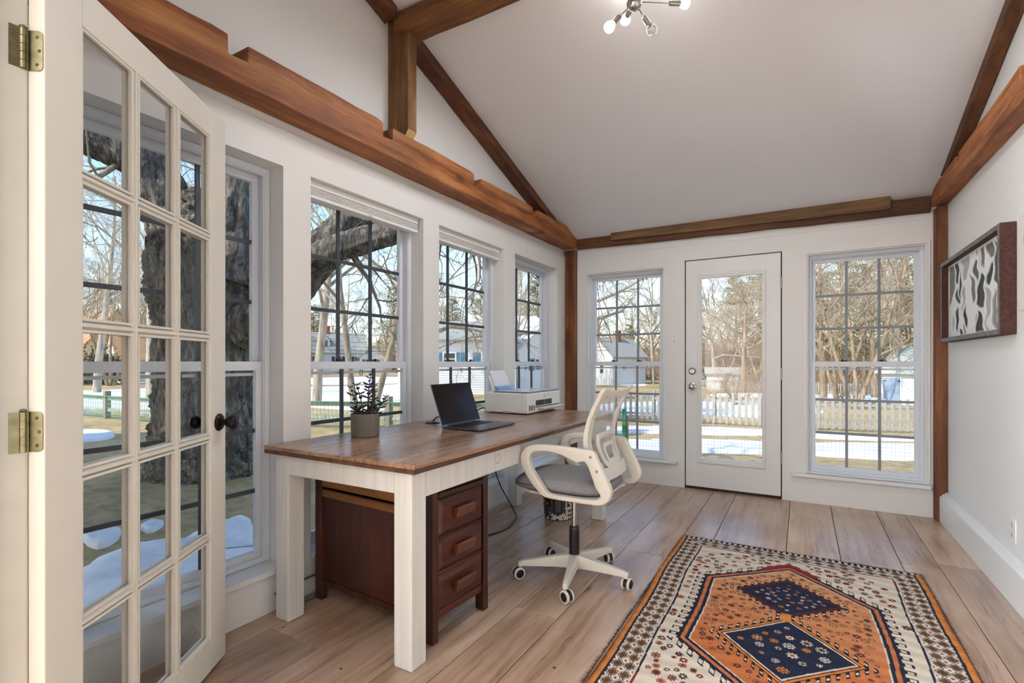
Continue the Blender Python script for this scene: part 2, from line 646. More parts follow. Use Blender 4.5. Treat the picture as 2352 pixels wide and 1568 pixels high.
# ceiling: two sloping slabs
ce = MB().prism([(0.30, CE(0) - 0.0966), (RIDGE_Y, CE(RIDGE_Y)), (RIDGE_Y, CE(RIDGE_Y) + 0.16), (0.30, CE(0) + 0.06)], 'x', -0.3, 3.3)
ce.prism([(RIDGE_Y - 0.0001, CE(RIDGE_Y)), (-4.52, CE(-4.52)), (-4.52, CE(-4.52) + 0.16), (RIDGE_Y - 0.0001, CE(RIDGE_Y) + 0.16)], 'x', -0.3, 3.3)
struct(put('ceiling', ce, CEIL))

# baseboard on the right wall
bb = MB().prism([(2.967, 0), (W_R, 0), (W_R, 0.212), (3.000, 0.212), (2.996, 0.204), (2.984, 0.198), (2.978, 0.186), (2.967, 0.180)], 'y', -4.40, -0.088)
struct(put('baseboard_right', bb, WHITE2, bevel=0.002))
# small step where the back wall panelling ends under the beam, and panel seams
struct(put('trim_3', MB().box(0.135, 2.95, -0.006, 0.012, 2.205, 2.217), WHITE2))

# ------------------------------------------------------------------ timbers


def rough_line(p, q, n, amp, r):
    return [(p[0] + (q[0] - p[0]) * i / n, p[1] + (q[1] - p[1]) * i / n + r.uniform(-amp, amp)) for i in range(n + 1)]


def timber(name, label, mb, mat, bevel=0.006):
    return tag(put(name, mb, mat, bevel=bevel, seg=2), label, 'beam')


# left plate beam with four notches
prof = rough_line((-4.39, 2.280), (-0.03, 2.292), 26, 0.003, rng)
tops = []
cur = -0.03
tops += [(-0.03, 2.405), (-0.10, 2.432), (-0.22, 2.462), (-0.30, 2.466)]
for n0, n1 in ((-0.892, -0.985), (-1.768, -1.860), (-2.660, -2.735), (-3.506, -3.588)):
    y_start = tops[-1][0]
    tops += rough_line((y_start - 0.05, 2.462), (n0, 2.456), 5, 0.004, rng)
    tops += [(n0 - 0.002, 2.386), (n1 + 0.002, 2.380)]
    tops += [(n1, 2.455)]
tops += rough_line((-3.65, 2.456), (-4.39, 2.45), 8, 0.005, rng)
timber('wall_beam', 'long notched red-brown beam along the window wall', MB().prism(prof + tops, 'x', -0.01, 0.137), BEAM)
# right plate beam
prof = rough_line((-4.39, 2.268), (-0.06, 2.270), 22, 0.004, rng)
tops = [(-0.06, 2.355), (-0.14, 2.388), (-0.3, 2.405)]
tops += rough_line((-0.36, 2.402), (-0.73, 2.404), 4, 0.004, rng) + [(-0.735, 2.345), (-0.79, 2.345), (-0.795, 2.41)]
tops += rough_line((-0.85, 2.41), (-1.78, 2.43), 8, 0.006, rng) + [(-1.785, 2.35), (-1.87, 2.35), (-1.875, 2.43)]
tops += rough_line((-1.95, 2.43), (-4.39, 2.43), 12, 0.006, rng)
timber('wall_beam', 'rough brown beam along the right wall above the picture', MB().prism(prof + tops, 'x', 2.925, W_R), BEAM)
# back plate beam and the board nailed to it
prof = rough_line((0.135, 2.283), (2.93, 2.247), 18, 0.003, rng) + rough_line((2.93, 2.366), (0.135, 2.384), 14, 0.004, rng)
timber('wall_beam', 'dark brown beam across the back wall above the glass door', MB().prism(prof, 'y', -0.030, 0.012), BEAMX)
prof = rough_line((0.505, 2.328), (2.688, 2.296), 12, 0.002, rng) + rough_line((2.688, 2.400), (0.505, 2.400), 12, 0.003, rng)
timber('nailed_board', 'grey-brown board nailed to the front of the back beam', MB().prism(prof, 'y', -0.064, -0.0305), BOARDX, 0.003)
# corner posts
pl = MB().prism([(0.001, 0.0), (0.001, -0.018), (0.098, -0.018), (0.132, -0.004), (0.132, 0.0)], 'z', 0, 2.285)
timber('corner_post', 'dark wooden corner post between the window wall and back wall', pl, POSTZ, 0.004)
pr_ = MB().prism([(2.946, -0.001), (2.952, -0.070), (2.962, -0.084), (W_R - 0.001, -0.084), (W_R - 0.001, -0.001)], 'z', 0, 2.266)
timber('corner_post', 'wooden corner post beside the right-hand window', pr_, POSTZ, 0.004)
# rafters under the slope, both gables
for x0, x1, zf, lab in ((-0.012, 0.088, 2.470, 'dark sloping rafter on the window wall gable'), (2.945, W_R - 0.004, 2.440, 'dark sloping rafter on the right gable wall')):
    ya, yb = -(zf - 2.375 + 0.078) / 0.322, -(zf - 2.375 + 0.003) / 0.322
    lo = rough_line((ya, zf + 0.002), (-2.43, CE(-2.43) - 0.075), 14, 0.003, rng)
    hi = rough_line((-2.43, CE(-2.43) - 0.003), (yb - 0.01, zf + 0.003), 4, 0.0, rng)
    timber('rafter', lab, MB().prism(lo + hi, 'x', x0, x1), RAFT, 0.004)
lo = [(-2.575, CE(-2.575) - 0.072), (-3.26, CE(-3.26) - 0.072), (-3.26, CE(-3.26) - 0.003), (-2.575, CE(-2.575) - 0.003)]
timber('rafter', 'end of the rafter rising behind the upright post', MB().prism(lo, 'x', -0.012, 0.088), RAFT, 0.004)
# upright with cut foot
up = thing('upright_post', 'short upright timber standing on the notched beam', 'post', (0.07, -2.508, 2.457))
put('shaft', MB().prism([(-0.012, 2.458), (0.112, 2.458), (0.143, 2.500), (0.143, 3.17), (-0.012, 3.17)], 'y', -2.545, -2.470), POSTU, up, bevel=0.003)
q = MB()
n_ = np.array([0.042, 0, -0.031]) / np.hypot(0.042, 0.031)
q.obox(np.array([0.1275, -2.5075, 2.479]) + n_ * 0.002, np.array([0.031, 0, 0.042]) / np.hypot(0.031, 0.042), (0, 1, 0), n_, 0.048, 0.070, 0.003)
put('cut_foot', q, ENDGRAIN, up)['label'] = 'pale freshly cut foot of the post'
rb = MB().prism(rough_line((0.05, 3.062), (2.99, 3.066), 14, 0.004, rng) + [(2.99, 3.175), (0.05, 3.175)], 'y', -2.570, -2.425)
timber('cross_beam', 'heavy cross beam spanning the room under the sloping ceiling', rb, RIDGE)

# ------------------------------------------------------------------ windows


def make_window(name, loc, rotz, w, z0, z1, rec, bar, left):
    """double-hung window in an opening; local x along the wall, y outward"""
    r = thing(name, None, None, loc, rotz, local=True)
    struct(r, 'white double-hung window with three by three muntin bars in each sash')
    h0, h1 = z0, z1
    y = rec
    put('window_frame', MB().rect_ring(0.001, w - 0.001, h0 + 0.001, h1 - 0.001, (0.026, 0.026, 0.022, 0.03), y, y + 0.075), VINYL, r, bevel=0.002)
    put('stop_bead', MB().rect_ring(0.027, w - 0.027, h0 + 0.023, h1 - 0.031, (0.006, 0.006, 0.004, 0.006), y + 0.004, y + 0.016), VINYL, r, bevel=0.001)
    zm0, zm1 = 1.108, 1.150
    gx0, gx1 = 0.027, w - 0.027
    for nm, a, b, yy, st in (('lower_sash', h0 + 0.023, zm1, y + 0.017, (0.034, 0.034, 0.034, 0.042)), ('upper_sash', zm0 + 0.004, h1 - 0.031, y + 0.046, (0.034, 0.034, 0.036, 0.036))):
        s = put(nm, MB().rect_ring(gx0, gx1, a, b, st, yy, yy + 0.026), VINYL, r, bevel=0.002)
        x0, x1, c0, c1 = gx0 + st[0], gx1 - st[1], a + st[2], b - st[3]
        bw = 0.019
        xs = [x0 + (x1 - x0) * i / 3 for i in range(4)]
        zs = [c0 + (c1 - c0) * i / 3 for i in range(4)]
        for i in (1, 2):
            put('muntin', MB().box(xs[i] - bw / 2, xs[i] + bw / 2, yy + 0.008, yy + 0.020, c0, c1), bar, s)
        for j in (1, 2):
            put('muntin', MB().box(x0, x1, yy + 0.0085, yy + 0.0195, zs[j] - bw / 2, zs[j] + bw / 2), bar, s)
        for i in range(3):
            for j in range(3):
                put('pane', MB().add([(xs[i], yy + 0.0145, zs[j]), (xs[i + 1], yy + 0.0145, zs[j]), (xs[i + 1], yy + 0.0145, zs[j + 1]), (xs[i], yy + 0.0145, zs[j + 1])], [(0, 1, 2, 3)]), GLASS, s)
    for i in (1, 2):
        lx = w * i / 3
        m = MB().box(lx - 0.028, lx + 0.028, y + 0.022, y + 0.040, zm1, zm1 + 0.005)
        m.lathe([(0.010, 0), (0.010, 0.009), (0.006, 0.011)], (lx - 0.008, y + 0.031, zm1 + 0.005), 10)
        m.box(lx - 0.008, lx + 0.022, y + 0.027, y + 0.033, zm1 + 0.007, zm1 + 0.012)
        put('sash_lock', m, BLACK, r)
    tx, tz = w * (0.55 if left else 0.46), zm0 - 0.022
    put('screen_tab', MB().rect_ring(tx - 0.011, tx + 0.011, tz - 0.017, tz + 0.015, 0.003, y + 0.050, y + 0.053), BLACK, r)
    # insect-screen frame seen behind the lower sash
    put('screen_frame', MB().rect_ring(gx0, gx1, h0 + 0.02, zm0 - 0.012, 0.014, y + 0.052, y + 0.060), VINYL, r)
    return r


for i, (a, b) in enumerate(LW):
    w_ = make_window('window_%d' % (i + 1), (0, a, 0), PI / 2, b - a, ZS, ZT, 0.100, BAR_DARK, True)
    put('sill', MB().box(-0.0, b - a, -0.022, 0.110, ZS - 0.024, ZS), WHITE2, w_, bevel=0.002)
for i, (a, b) in enumerate(BW):
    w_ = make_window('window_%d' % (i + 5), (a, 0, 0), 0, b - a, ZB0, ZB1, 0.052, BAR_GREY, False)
    put('casing', MB().rect_ring(-0.020, b - a + 0.020, ZB0 - 0.001, ZB1 + 0.020, (0.020, 0.020, 0.001, 0.020), -0.010, 0.004), WHITE2, w_, bevel=0.004)
    put('jamb_liner', MB().rect_ring(0.0, b - a, ZB0, ZB1, 0.010, 0.0, 0.052), WHITE2, w_, bevel=0.002)
    e0, e1 = (-0.10, b - a + 0.125) if i == 0 else (-0.115, b - a + 0.034)
    s = MB().prism([(e0, 0.003), (e0, -0.030), (e0 + 0.018, -0.048), (e1 - 0.018, -0.048), (e1, -0.030), (e1, 0.003)], 'z', ZB0 - 0.030, ZB0 - 0.004)
    put('stool', s, WHITE2, w_, bevel=0.003)
    put('apron_moulding', MB().prism([(0.004, 0.196), (-0.010, 0.196), (-0.016, 0.206), (-0.026, 0.2125), (0.004, 0.2125)], 'x', e0 + 0.05, e1 - (0.05 if i == 0 else 0.0)), WHITE2, w_)

# raised blinds bunched at the head of the first three windows, and a tension rod in the fourth
for i, (a, b) in enumerate(LW[1:3]):
    t = thing('window_blind', ['raised white slatted blind in the window above the potted plant',
                               'raised white slatted blind in the window behind the laptop'][i], 'blind', (-0.055, (a + b) / 2, 1.98), group='raised window blinds')
    a2, b2 = a + 0.012, b - 0.012
    put('head_rail', MB().box(-0.088, -0.034, a2, b2, 2.036, 2.0695), BLINDM, t, bevel=0.003)
    for k in range(4):
        z = 2.001 + 0.0085 * k
        put('slat', MB().prism([(-0.086, z), (-0.061, z + 0.003), (-0.036, z), (-0.036, z + 0.005), (-0.061, z + 0.008), (-0.086, z + 0.005)], 'y', a2 + 0.003, b2 - 0.003), BLINDM, t)
    put('bottom_rail', MB().box(-0.087, -0.035, a2, b2, 1.980, 1.999), BLINDM, t, bevel=0.004)
    put('tilt_clip', MB().box(-0.034, -0.028, (a + b) / 2 - 0.012, (a + b) / 2 + 0.012, 1.976, 1.990), glassy('clear_clip', (0.95, 0.95, 0.95), 0.3), t)

# ------------------------------------------------------------------ exterior door in the back wall
d1 = thing('door_1', None, None, (1.575, 0.02, 0))
struct(d1, 'white exterior door with one full-height pane')
SX0, SX1, SZ0, SZ1 = 1.1935, 1.9575, 0.022, 2.062
put('slab', MB().rect_ring(SX0, SX1, SZ0, SZ1, (0.115, 0.118, 0.240, 0.145), 0.004, 0.048), WHITE2, d1, bevel=0.003)
GX0, GX1, GZ0, GZ1 = 1.326, 1.818, 0.283, 1.897
lf = MB().rect_ring(1.294, 1.848, 0.236, 1.938, (GX0 - 1.294, 1.848 - GX1, GZ0 - 0.236, 1.938 - GZ1), -0.004, 0.050)
lf.rect_ring(1.300, 1.842, 0.244, 1.931, 0.016, -0.010, -0.004)
put('lite_frame', lf, WHITE2, d1, bevel=0.003)
put('pane', MB().add([(GX0, 0.026, GZ0), (GX1, 0.026, GZ0), (GX1, 0.026, GZ1), (GX0, 0.026, GZ1)], [(0, 1, 2, 3)]), DOORGLASS, d1)
put('weatherstrip', MB().rect_ring(DX0 + 0.001, DX1 - 0.001, 0.0, DZ1 - 0.001, (0.030, 0.030, 0.0, 0.030), 0.052, 0.075), DARKGAP, d1)
put('threshold', MB().box(DX0 + 0.001, DX1 - 0.001, 0.006, 0.150, -0.015, 0.010), DARKGAP, d1)
put('sweep', MB().box(SX0, SX1, 0.010, 0.046, 0.012, 0.021), DARKGAP, d1)
for z in (1.806, 1.045, 0.345):
    m = MB().lathe([(0.0065, -0.048), (0.0065, 0.048)], (1.963, -0.004, z), 8)
    m.lathe([(0.004, 0.048), (0.008, 0.050), (0.004, 0.056)], (1.963, -0.004, z), 8)
    m.box(1.9585, 1.966, -0.003, 0.004, z - 0.045, z + 0.045)
    put('hinge', m, CHROME, d1)
db = put('deadbolt', MB().lathe([(0.033, 0), (0.032, 0.006), (0.022, 0.014), (0.020, 0.018), (0.004, 0.018)], (1.250, 0.004, 1.063), 24, (0, -1, 0)), CHROME, d1, smooth=False, bevel=0.001)
put('thumb_turn', MB().box(1.244, 1.256, -0.034, -0.013, 1.047, 1.079), CHROME, db, bevel=0.003)
kn = put('knob_rose', MB().lathe([(0.034, 0), (0.033, 0.006), (0.024, 0.010), (0.014, 0.014), (0.013, 0.032)], (1.250, 0.004, 0.925), 24, (0, -1, 0)), CHROME, d1)
put('knob', MB().lathe([(0.013, 0.030), (0.024, 0.036), (0.028, 0.048), (0.026, 0.058), (0.016, 0.064), (0.002, 0.066)], (1.250, 0.004, 0.925), 24, (0, -1, 0)), CHROME, kn, smooth=True)
put('latch_plate', MB().box(1.1925, 1.1945, 0.006, 0.034, 0.895, 0.955), BRONZE, d1)

# ------------------------------------------------------------------ open French door, hinged on the near jamb
ANG = math.radians(124.5)
HX, HY = 0.637, -4.299
DW, DT, DH0, DH1 = 0.826, 0.035, 0.012, 2.078
# local frame: x along the leaf from the hinge, y away from the camera side
d2 = thing('door_2', None, None, (HX, HY, 0), ANG, local=True)
struct(d2, 'white French door with fifteen panes standing open')
FD = plain('cream_door_paint', rgb(226, 222, 212), 0.38, var=0.02, scale=6)
ST, R0, R1 = 0.110, 0.120, 0.098
leaf = MB()
leaf.box(0, ST, 0, DT, DH0, DH1)
leaf.box(DW - ST, DW, 0, DT, DH0, DH1)
put('stile', MB().box(0, ST, 0, DT, DH0, DH1), FD, d2, bevel=0.002)
put('stile', MB().box(DW - ST, DW, 0, DT, DH0, DH1), FD, d2, bevel=0.002)
put('bottom_rail', MB().box(ST, DW - ST, 0.0003, DT - 0.0003, DH0, DH0 + R0), FD, d2)
put('top_rail', MB().box(ST, DW - ST, 0.0003, DT - 0.0003, DH1 - R1, DH1), FD, d2)
px0, px1, pz0, pz1 = ST, DW - ST, DH0 + R0, DH1 - R1
cw, ch = (px1 - px0) / 3, (pz1 - pz0) / 5
MW = 0.022
for i in (1, 2):
    x = px0 + cw * i
    put('vertical_muntin', MB().prism([(x - MW / 2, 0.013), (x - 0.004, 0.004), (x - 0.004, 0.001), (x + 0.004, 0.001), (x + 0.004, 0.004), (x + MW / 2, 0.013),
                                       (x + MW / 2, DT - 0.013), (x + 0.004, DT - 0.001), (x - 0.004, DT - 0.001), (x - MW / 2, DT - 0.013)], 'z', pz0, pz1), FD, d2)
for j in range(1, 5):
    z = pz0 + ch * j
    put('horizontal_muntin', MB().prism([(0.0135, z - MW / 2), (0.0045, z - 0.004), (0.0015, z - 0.004), (0.0015, z + 0.004), (0.0045, z + 0.004), (0.0135, z + MW / 2),
                                         (DT - 0.0135, z + MW / 2), (DT - 0.0015, z + 0.004), (DT - 0.0015, z - 0.004), (DT - 0.0135, z - MW / 2)], 'x', px0, px1), FD, d2)
for i in range(3):
    for j in range(5):
        a, b = px0 + cw * i, px0 + cw * (i + 1)
        c, d = pz0 + ch * j, pz0 + ch * (j + 1)
        ea = 0.0 if i == 0 else MW / 2
        eb = 0.0 if i == 2 else MW / 2
        ec = 0.0 if j == 0 else MW / 2
        ed = 0.0 if j == 4 else MW / 2
        bead = MB()
        for yy0, yy1 in ((0.004, 0.013), (DT - 0.013, DT - 0.004)):
            bead.rect_ring(a + (0 if i == 0 else MW / 2), b - (0 if i == 2 else MW / 2), c + (0 if j == 0 else MW / 2), d - (0 if j == 4 else MW / 2), 0.007, yy0, yy1)
        put('glazing_bead', bead, FD, d2)
        put('pane', MB().add([(a + ea, DT / 2, c + ec), (b - eb, DT / 2, c + ec), (b - eb, DT / 2, d - ed), (a + ea, DT / 2, d - ed)], [(0, 1, 2, 3)]), DOORGLASS, d2)
# knobs both sides near the free edge
KX, KZ = DW - 0.052, 0.920
for s in (-1, 1):
    y0 = 0.0 if s < 0 else DT
    ro = put('knob_rose', MB().lathe([(0.033, 0), (0.033, 0.004), (0.027, 0.010), (0.012, 0.013), (0.011, 0.030)], (KX, y0, KZ), 24, (0, s, 0)), BRONZE, d2)
    put('knob', MB().lathe([(0.011, 0.028), (0.021, 0.034), (0.027, 0.046), (0.026, 0.056), (0.017, 0.064), (0.002, 0.066)], (KX, y0, KZ), 24, (0, s, 0)), BRONZE, ro, smooth=True)
# hinges: barrel at the pivot, one leaf on the door edge, the other on the jamb
d2M = Matrix.Translation((HX, HY, 0)) @ Matrix.Rotation(ANG, 4, 'Z')
for z, hh in ((1.848, 0.090), (0.992, 0.090)):
    hb = MB()
    for k in range(5):
        z0 = z - hh / 2 + k * hh / 5
        hb.lathe([(0.0072, 0.0008), (0.0072, hh / 5 - 0.0008)], (-0.009, DT + 0.003, z0), 12)
    hb.lathe([(0.0055, 0), (0.0055, hh)], (-0.009, DT + 0.003, z - hh / 2), 10)
    hb.lathe([(0.005, 0), (0.008, 0.003), (0.004, 0.007)], (-0.009, DT + 0.003, z + hh / 2), 12)
    h_ = put('hinge', hb, BRASS, d2)
    y1, y0, rr = DT + 0.001, 0.003, 0.010
    pl_ = [(y1, z - hh / 2), (y1, z + hh / 2)] + [(y0 + rr + rr * math.cos(t), z + hh / 2 - rr + rr * math.sin(t)) for t in np.linspace(PI / 2, PI, 6)]
    pl_ += [(y0 + rr + rr * math.cos(t), z - hh / 2 + rr + rr * math.sin(t)) for t in np.linspace(PI, 1.5 * PI, 6)]
    lf_ = put('hinge_leaf', MB().prism(pl_, 'x', -0.0022, -0.0002), BRASS, h_)
    for dz, dy in ((0.031, 0.015), (0.0, 0.010), (-0.031, 0.015)):
        put('screw', MB().lathe([(0.004, 0), (0.003, 0.001), (0.0005, 0.001)], (-0.0022, dy, z + dz), 10, (-1, 0, 0)), SCREW, h_)
    # jamb leaf, given in the leaf's own frame so that it lies on the jamb face
    inv = d2M.inverted()
    jl = MB()
    cx_ = JX0 + 0.0195
    pts = [(cx_, -4.3165, z - hh / 2), (cx_, -4.3165, z + hh / 2), (cx_, -4.352, z + hh / 2), (cx_, -4.352, z - hh / 2)]
    q_ = [tuple(inv @ Vector(p)) for p in pts] + [tuple(inv @ Vector((p[0] - 0.0012, p[1], p[2]))) for p in pts]
    jl.add(q_, [(0, 1, 2, 3), (7, 6, 5, 4), (0, 4, 5, 1), (1, 5, 6, 2), (2, 6, 7, 3), (3, 7, 4, 0)])
    put('jamb_hinge_leaf', jl, BRASS, h_)

# ------------------------------------------------------------------ desk
DESKTOP = wood('old_desk_boards', rgb(116, 82, 58), rgb(160, 122, 92), rgb(184, 148, 118), 'y', 0.8, 0.28, 0.3, bump=0.12, spots=0.7, coat=0.4, flat='z')
DESKEDGE = wood('old_desk_edge', rgb(52, 34, 22), rgb(98, 66, 44), rgb(136, 98, 68), 'y', 1.2, 0.55, 0.3, bump=0.4)


def chipped(name):
    k = NT(name)
    co = k.n('TexCoord').outputs['Object']
    mp = k.n('Mapping', Vector=co, Scale=(9, 9, 3)).outputs[0]
    nz = k.n('TexNoise', Vector=mp, Scale=2.0, Detail=8.0, Roughness=0.75).outputs[0]
    ln = k.n('TexNoise', Vector=k.n('Mapping', Vector=co, Scale=(40, 40, 1.5)).outputs[0], Scale=1.0, Detail=4.0).outputs[0]
    base = k.ramp(ln, [(0.3, rgb(220, 219, 213)), (0.6, rgb(231, 230, 226))])
    chip = k.ramp(nz, [(0.72, G3(0)), (0.75, G3(1))])
    k.set(Base_Color=k.mix(k.math('MULTIPLY', chip, 0.7), base, rgb(120, 104, 88)), Roughness=0.5)
    k.bump(ln, 0.15, 0.004)
    return k.m


CHIP = chipped('chipped_white_paint')
desk = thing('desk', 'long farmhouse desk with plank top and white painted legs', 'desk', (0.46, -2.27, 0))
TX0, TX1, TY0, TY1, TZ = 0.022, 0.902, -3.362, -1.172, 0.775
sp = [TX0, 0.27, 0.335, 0.60, TX1]
for a, b in zip(sp[:-1], sp[1:]):
    put('top_board', MB().box(a + 0.0008, b - 0.0008, TY0, TY1, 0.7565, TZ + rng.uniform(-0.0008, 0)), DESKTOP, desk, bevel=0.003)
rim = MB().rect_ring(TX0 + 0.001, TX1 - 0.001, TY0 + 0.002, TY1 - 0.002, 0.10, 0.739, 0.7562, 'z')
put('top_rim', rim, DESKEDGE, desk, bevel=0.003)
LX = ((0.070, 0.155), (0.779, 0.866))
LY = ((-3.334, -3.250), (-1.292, -1.208))
for xa, xb in LX:
    for ya, yb in LY:
        put('leg', MB().box(xa, xb, ya, yb, 0.0, 0.7388), CHIP, desk, bevel=0.004)
put('end_apron', MB().box(0.1555, 0.7785, -3.333, -3.298, 0.652, 0.7388), CHIP, desk, bevel=0.002)
put('end_apron', MB().box(0.1555, 0.7785, -1.244, -1.209, 0.640, 0.7388), CHIP, desk, bevel=0.002)
put('side_apron', MB().box(0.830, 0.865, -3.2495, -1.2925, 0.632, 0.7388), CHIP, desk, bevel=0.002)
put('side_apron', MB().box(0.071, 0.106, -3.2495, -1.2925, 0.640, 0.7388), CHIP, desk, bevel=0.002)
ringm = MB().lathe([(0.020, 0), (0.022, 0.0006), (0.024, 0)], (0.865, -2.724, 0.690), 20, (1, 0, 0), caps=False)
put('stain_ring', ringm, plain('stain', rgb(196, 170, 126), 0.7), desk)

# ------------------------------------------------------------------ drawer cabinet under the desk
OAK = wood('red_stained_oak', rgb(30, 11, 7), rgb(64, 26, 15), rgb(92, 42, 24), 'z', 1.3, 0.38, 0.0, bump=0.2, coat=0.2)
OAKH = wood('red_oak_drawer', rgb(34, 12, 8), rgb(70, 29, 17), rgb(98, 46, 27), 'y', 1.3, 0.36, 0.0, bump=0.2, coat=0.2)
OAKL = wood('worn_oak_strip', rgb(92, 54, 24), rgb(140, 90, 46), rgb(170, 118, 68), 'x', 1.2, 0.55, 0.0, bump=0.2)
HANDLE = wood('oak_pull', rgb(64, 36, 26), rgb(100, 60, 44), rgb(126, 82, 62), 'y', 1.5, 0.4, 0.0, bump=0.1)
cab = thing('drawer_cabinet', 'dark red-brown three-drawer wooden cabinet under the desk', 'cabinet', (0.452, -2.948, 0), math.radians(-3.2), local=True)
HL, HWd, CHt = 0.383, 0.190, 0.628
for sx in (-1, 1):
    for sy in (-1, 1):
        put('corner_post', MB().box(sx * HL - (0.05 if sx > 0 else 0), sx * HL + (0.05 if sx < 0 else 0), sy * HWd - (0.034 if sy > 0 else 0), sy * HWd + (0.034 if sy < 0 else 0), 0, CHt - 0.012), OAK, cab, bevel=0.003)
body = MB()
for sy in (-1, 1):
    y0, y1 = sorted((sy * (HWd - 0.010), sy * (HWd - 0.022)))
    put('side_panel', MB().box(-HL + 0.0505, HL - 0.0505, y0, y1, 0.10, CHt - 0.13), OAK, cab)
    y0, y1 = sorted((sy * (HWd - 0.002), sy * (HWd - 0.022)))
    put('bottom_rail', MB().box(-HL + 0.0505, HL - 0.0505, y0, y1, 0.075, 0.0995), OAK, cab, bevel=0.002)
    put('upper_strip', MB().box(-HL + 0.0505, HL - 0.0505, y0, y1, CHt - 0.080, CHt - 0.0125), OAKL, cab, bevel=0.002)
    put('upper_strip', MB().box(-HL + 0.0505, HL - 0.0505, y0, y1, CHt - 0.1295, CHt - 0.094), OAKL, cab, bevel=0.004)
put('back_panel', MB().box(-HL + 0.005, -HL + 0.015, -HWd + 0.0345, HWd - 0.0345, 0.08, CHt - 0.0125), OAK, cab)
put('floor_panel', MB().box(-HL + 0.055, HL - 0.055, -HWd + 0.023, HWd - 0.023, 0.08, 0.095), OAK, cab)
put('top', MB().box(-HL - 0.002, HL + 0.002, -HWd - 0.002, HWd + 0.002, CHt - 0.012, CHt), OAK, cab, bevel=0.002)
for z0, z1 in ((0.588, 0.614), (0.4165, 0.424), (0.2665, 0.282), (0.088, 0.120)):
    put('front_rail', MB().box(HL - 0.030, HL - 0.010, -HWd + 0.0345, HWd - 0.0345, z0, z1), OAKH, cab, bevel=0.002)
put('pull_out_board', MB().box(HL - 0.20, HL + 0.004, -HWd + 0.036, HWd - 0.036, 0.590, 0.611), OAKH, cab, bevel=0.003)
for z0, z1 in ((0.425, 0.585), (0.283, 0.4155), (0.121, 0.2655)):
    y0, y1 = -HWd + 0.036, HWd - 0.036
    dr = MB().box(HL - 0.35, HL - 0.012, y0, y1, z0, z1)
    e = 0.020
    # raised field with sloping edges
    dr.add([(HL - 0.012, y0, z0), (HL - 0.012, y1, z0), (HL - 0.012, y1, z1), (HL - 0.012, y0, z1),
            (HL + 0.002, y0 + e, z0 + e), (HL + 0.002, y1 - e, z0 + e), (HL + 0.002, y1 - e, z1 - e), (HL + 0.002, y0 + e, z1 - e)],
           [(0, 1, 5, 4), (1, 2, 6, 5), (2, 3, 7, 6), (3, 0, 4, 7), (4, 5, 6, 7)])
    d_ = put('drawer', dr, OAKH, cab)
    zc = (z0 + z1) / 2 + 0.006
    hd = MB().prism([(HL + 0.002, zc + 0.016), (HL + 0.026, zc + 0.024), (HL + 0.030, zc + 0.018), (HL + 0.022, zc - 0.022), (HL + 0.002, zc - 0.022)], 'y', -0.062, 0.062)
    put('handle', hd, HANDLE, d_, bevel=0.003)
put('bracket', MB().box(-HL + 0.01, -HL + 0.045, -HWd - 0.006, -HWd - 0.0005, CHt - 0.055, CHt - 0.028), BLACK, cab, bevel=0.002)

# ------------------------------------------------------------------ office chair, facing the desk
CW = plain('white_chair_plastic', rgb(224, 219, 208), 0.42)
CB = plain('black_chair_plastic', rgb(22, 22, 23), 0.45)
CG = plain('grey_seat_fabric', rgb(142, 140, 141), 0.95, var=0.12, scale=60, bump=0.25, bscale=600)
TYRE = plain('white_tyre', rgb(222, 217, 206), 0.5)


def mesh_fabric(name):
    k = NT(name)
    k.set(Base_Color=rgb(205, 203, 198), Roughness=0.8)
    tr = k.n('BsdfTransparent').outputs[0]
    mx = k.n('MixShader', i0=0.52, i1=tr, i2=k.b.outputs[0]).outputs[0]
    k.t.links.new(mx, k.out.inputs[0])
    return k.m


NET = mesh_fabric('white_back_net')
YC = -2.265
ch = thing('office_chair', 'white and grey swivel office chair pulled up to the desk', 'chair', (1.06, YC, 0))
# armrests: closed loops, outline measured in side view
ao = [(1.261, 0.727), (1.201, 0.732), (1.085, 0.737), (0.982, 0.735), (0.919, 0.724), (0.883, 0.692), (0.873, 0.655), (0.887, 0.609), (0.928, 0.549),
      (0.985, 0.494), (1.025, 0.477), (1.136, 0.474), (1.233, 0.474), (1.305, 0.479), (1.343, 0.508), (1.351, 0.549), (1.328, 0.606), (1.288, 0.681)]
ai = [(1.225, 0.672), (1.175, 0.668), (1.095, 0.697), (1.010, 0.706), (0.951, 0.697), (0.928, 0.678), (0.925, 0.650), (0.938, 0.612), (0.960, 0.580),
      (0.998, 0.532), (1.035, 0.500), (1.136, 0.497), (1.225, 0.498), (1.280, 0.503), (1.297, 0.517), (1.296, 0.530), (1.275, 0.560), (1.255, 0.612)]
for s, y0, y1 in ((-1, YC - 0.262, YC - 0.222), (1, YC + 0.222, YC + 0.262)):
    a_ = put('armrest', MB().ringprism(smooth_poly(ao, 4), smooth_poly(ai, 4), 'y', y0, y1), CW, ch, bevel=0.008, seg=3, smooth=True)
    for bx_, bz_ in ((1.253, 0.700), (1.284, 0.636)):
        yy = y0 if s < 0 else y1
        put('bolt', MB().lathe([(0.007, -0.002), (0.007, 0.0012), (0.003, 0.0014)], (bx_, yy, bz_), 12, (0, s, 0)), plain('bolt_hole', rgb(140, 136, 128), 0.5), a_)
# seat cushion: rounded slab with waterfall front
seat = MB()
sx0, sx1, shw = 0.765, 1.290, 0.215


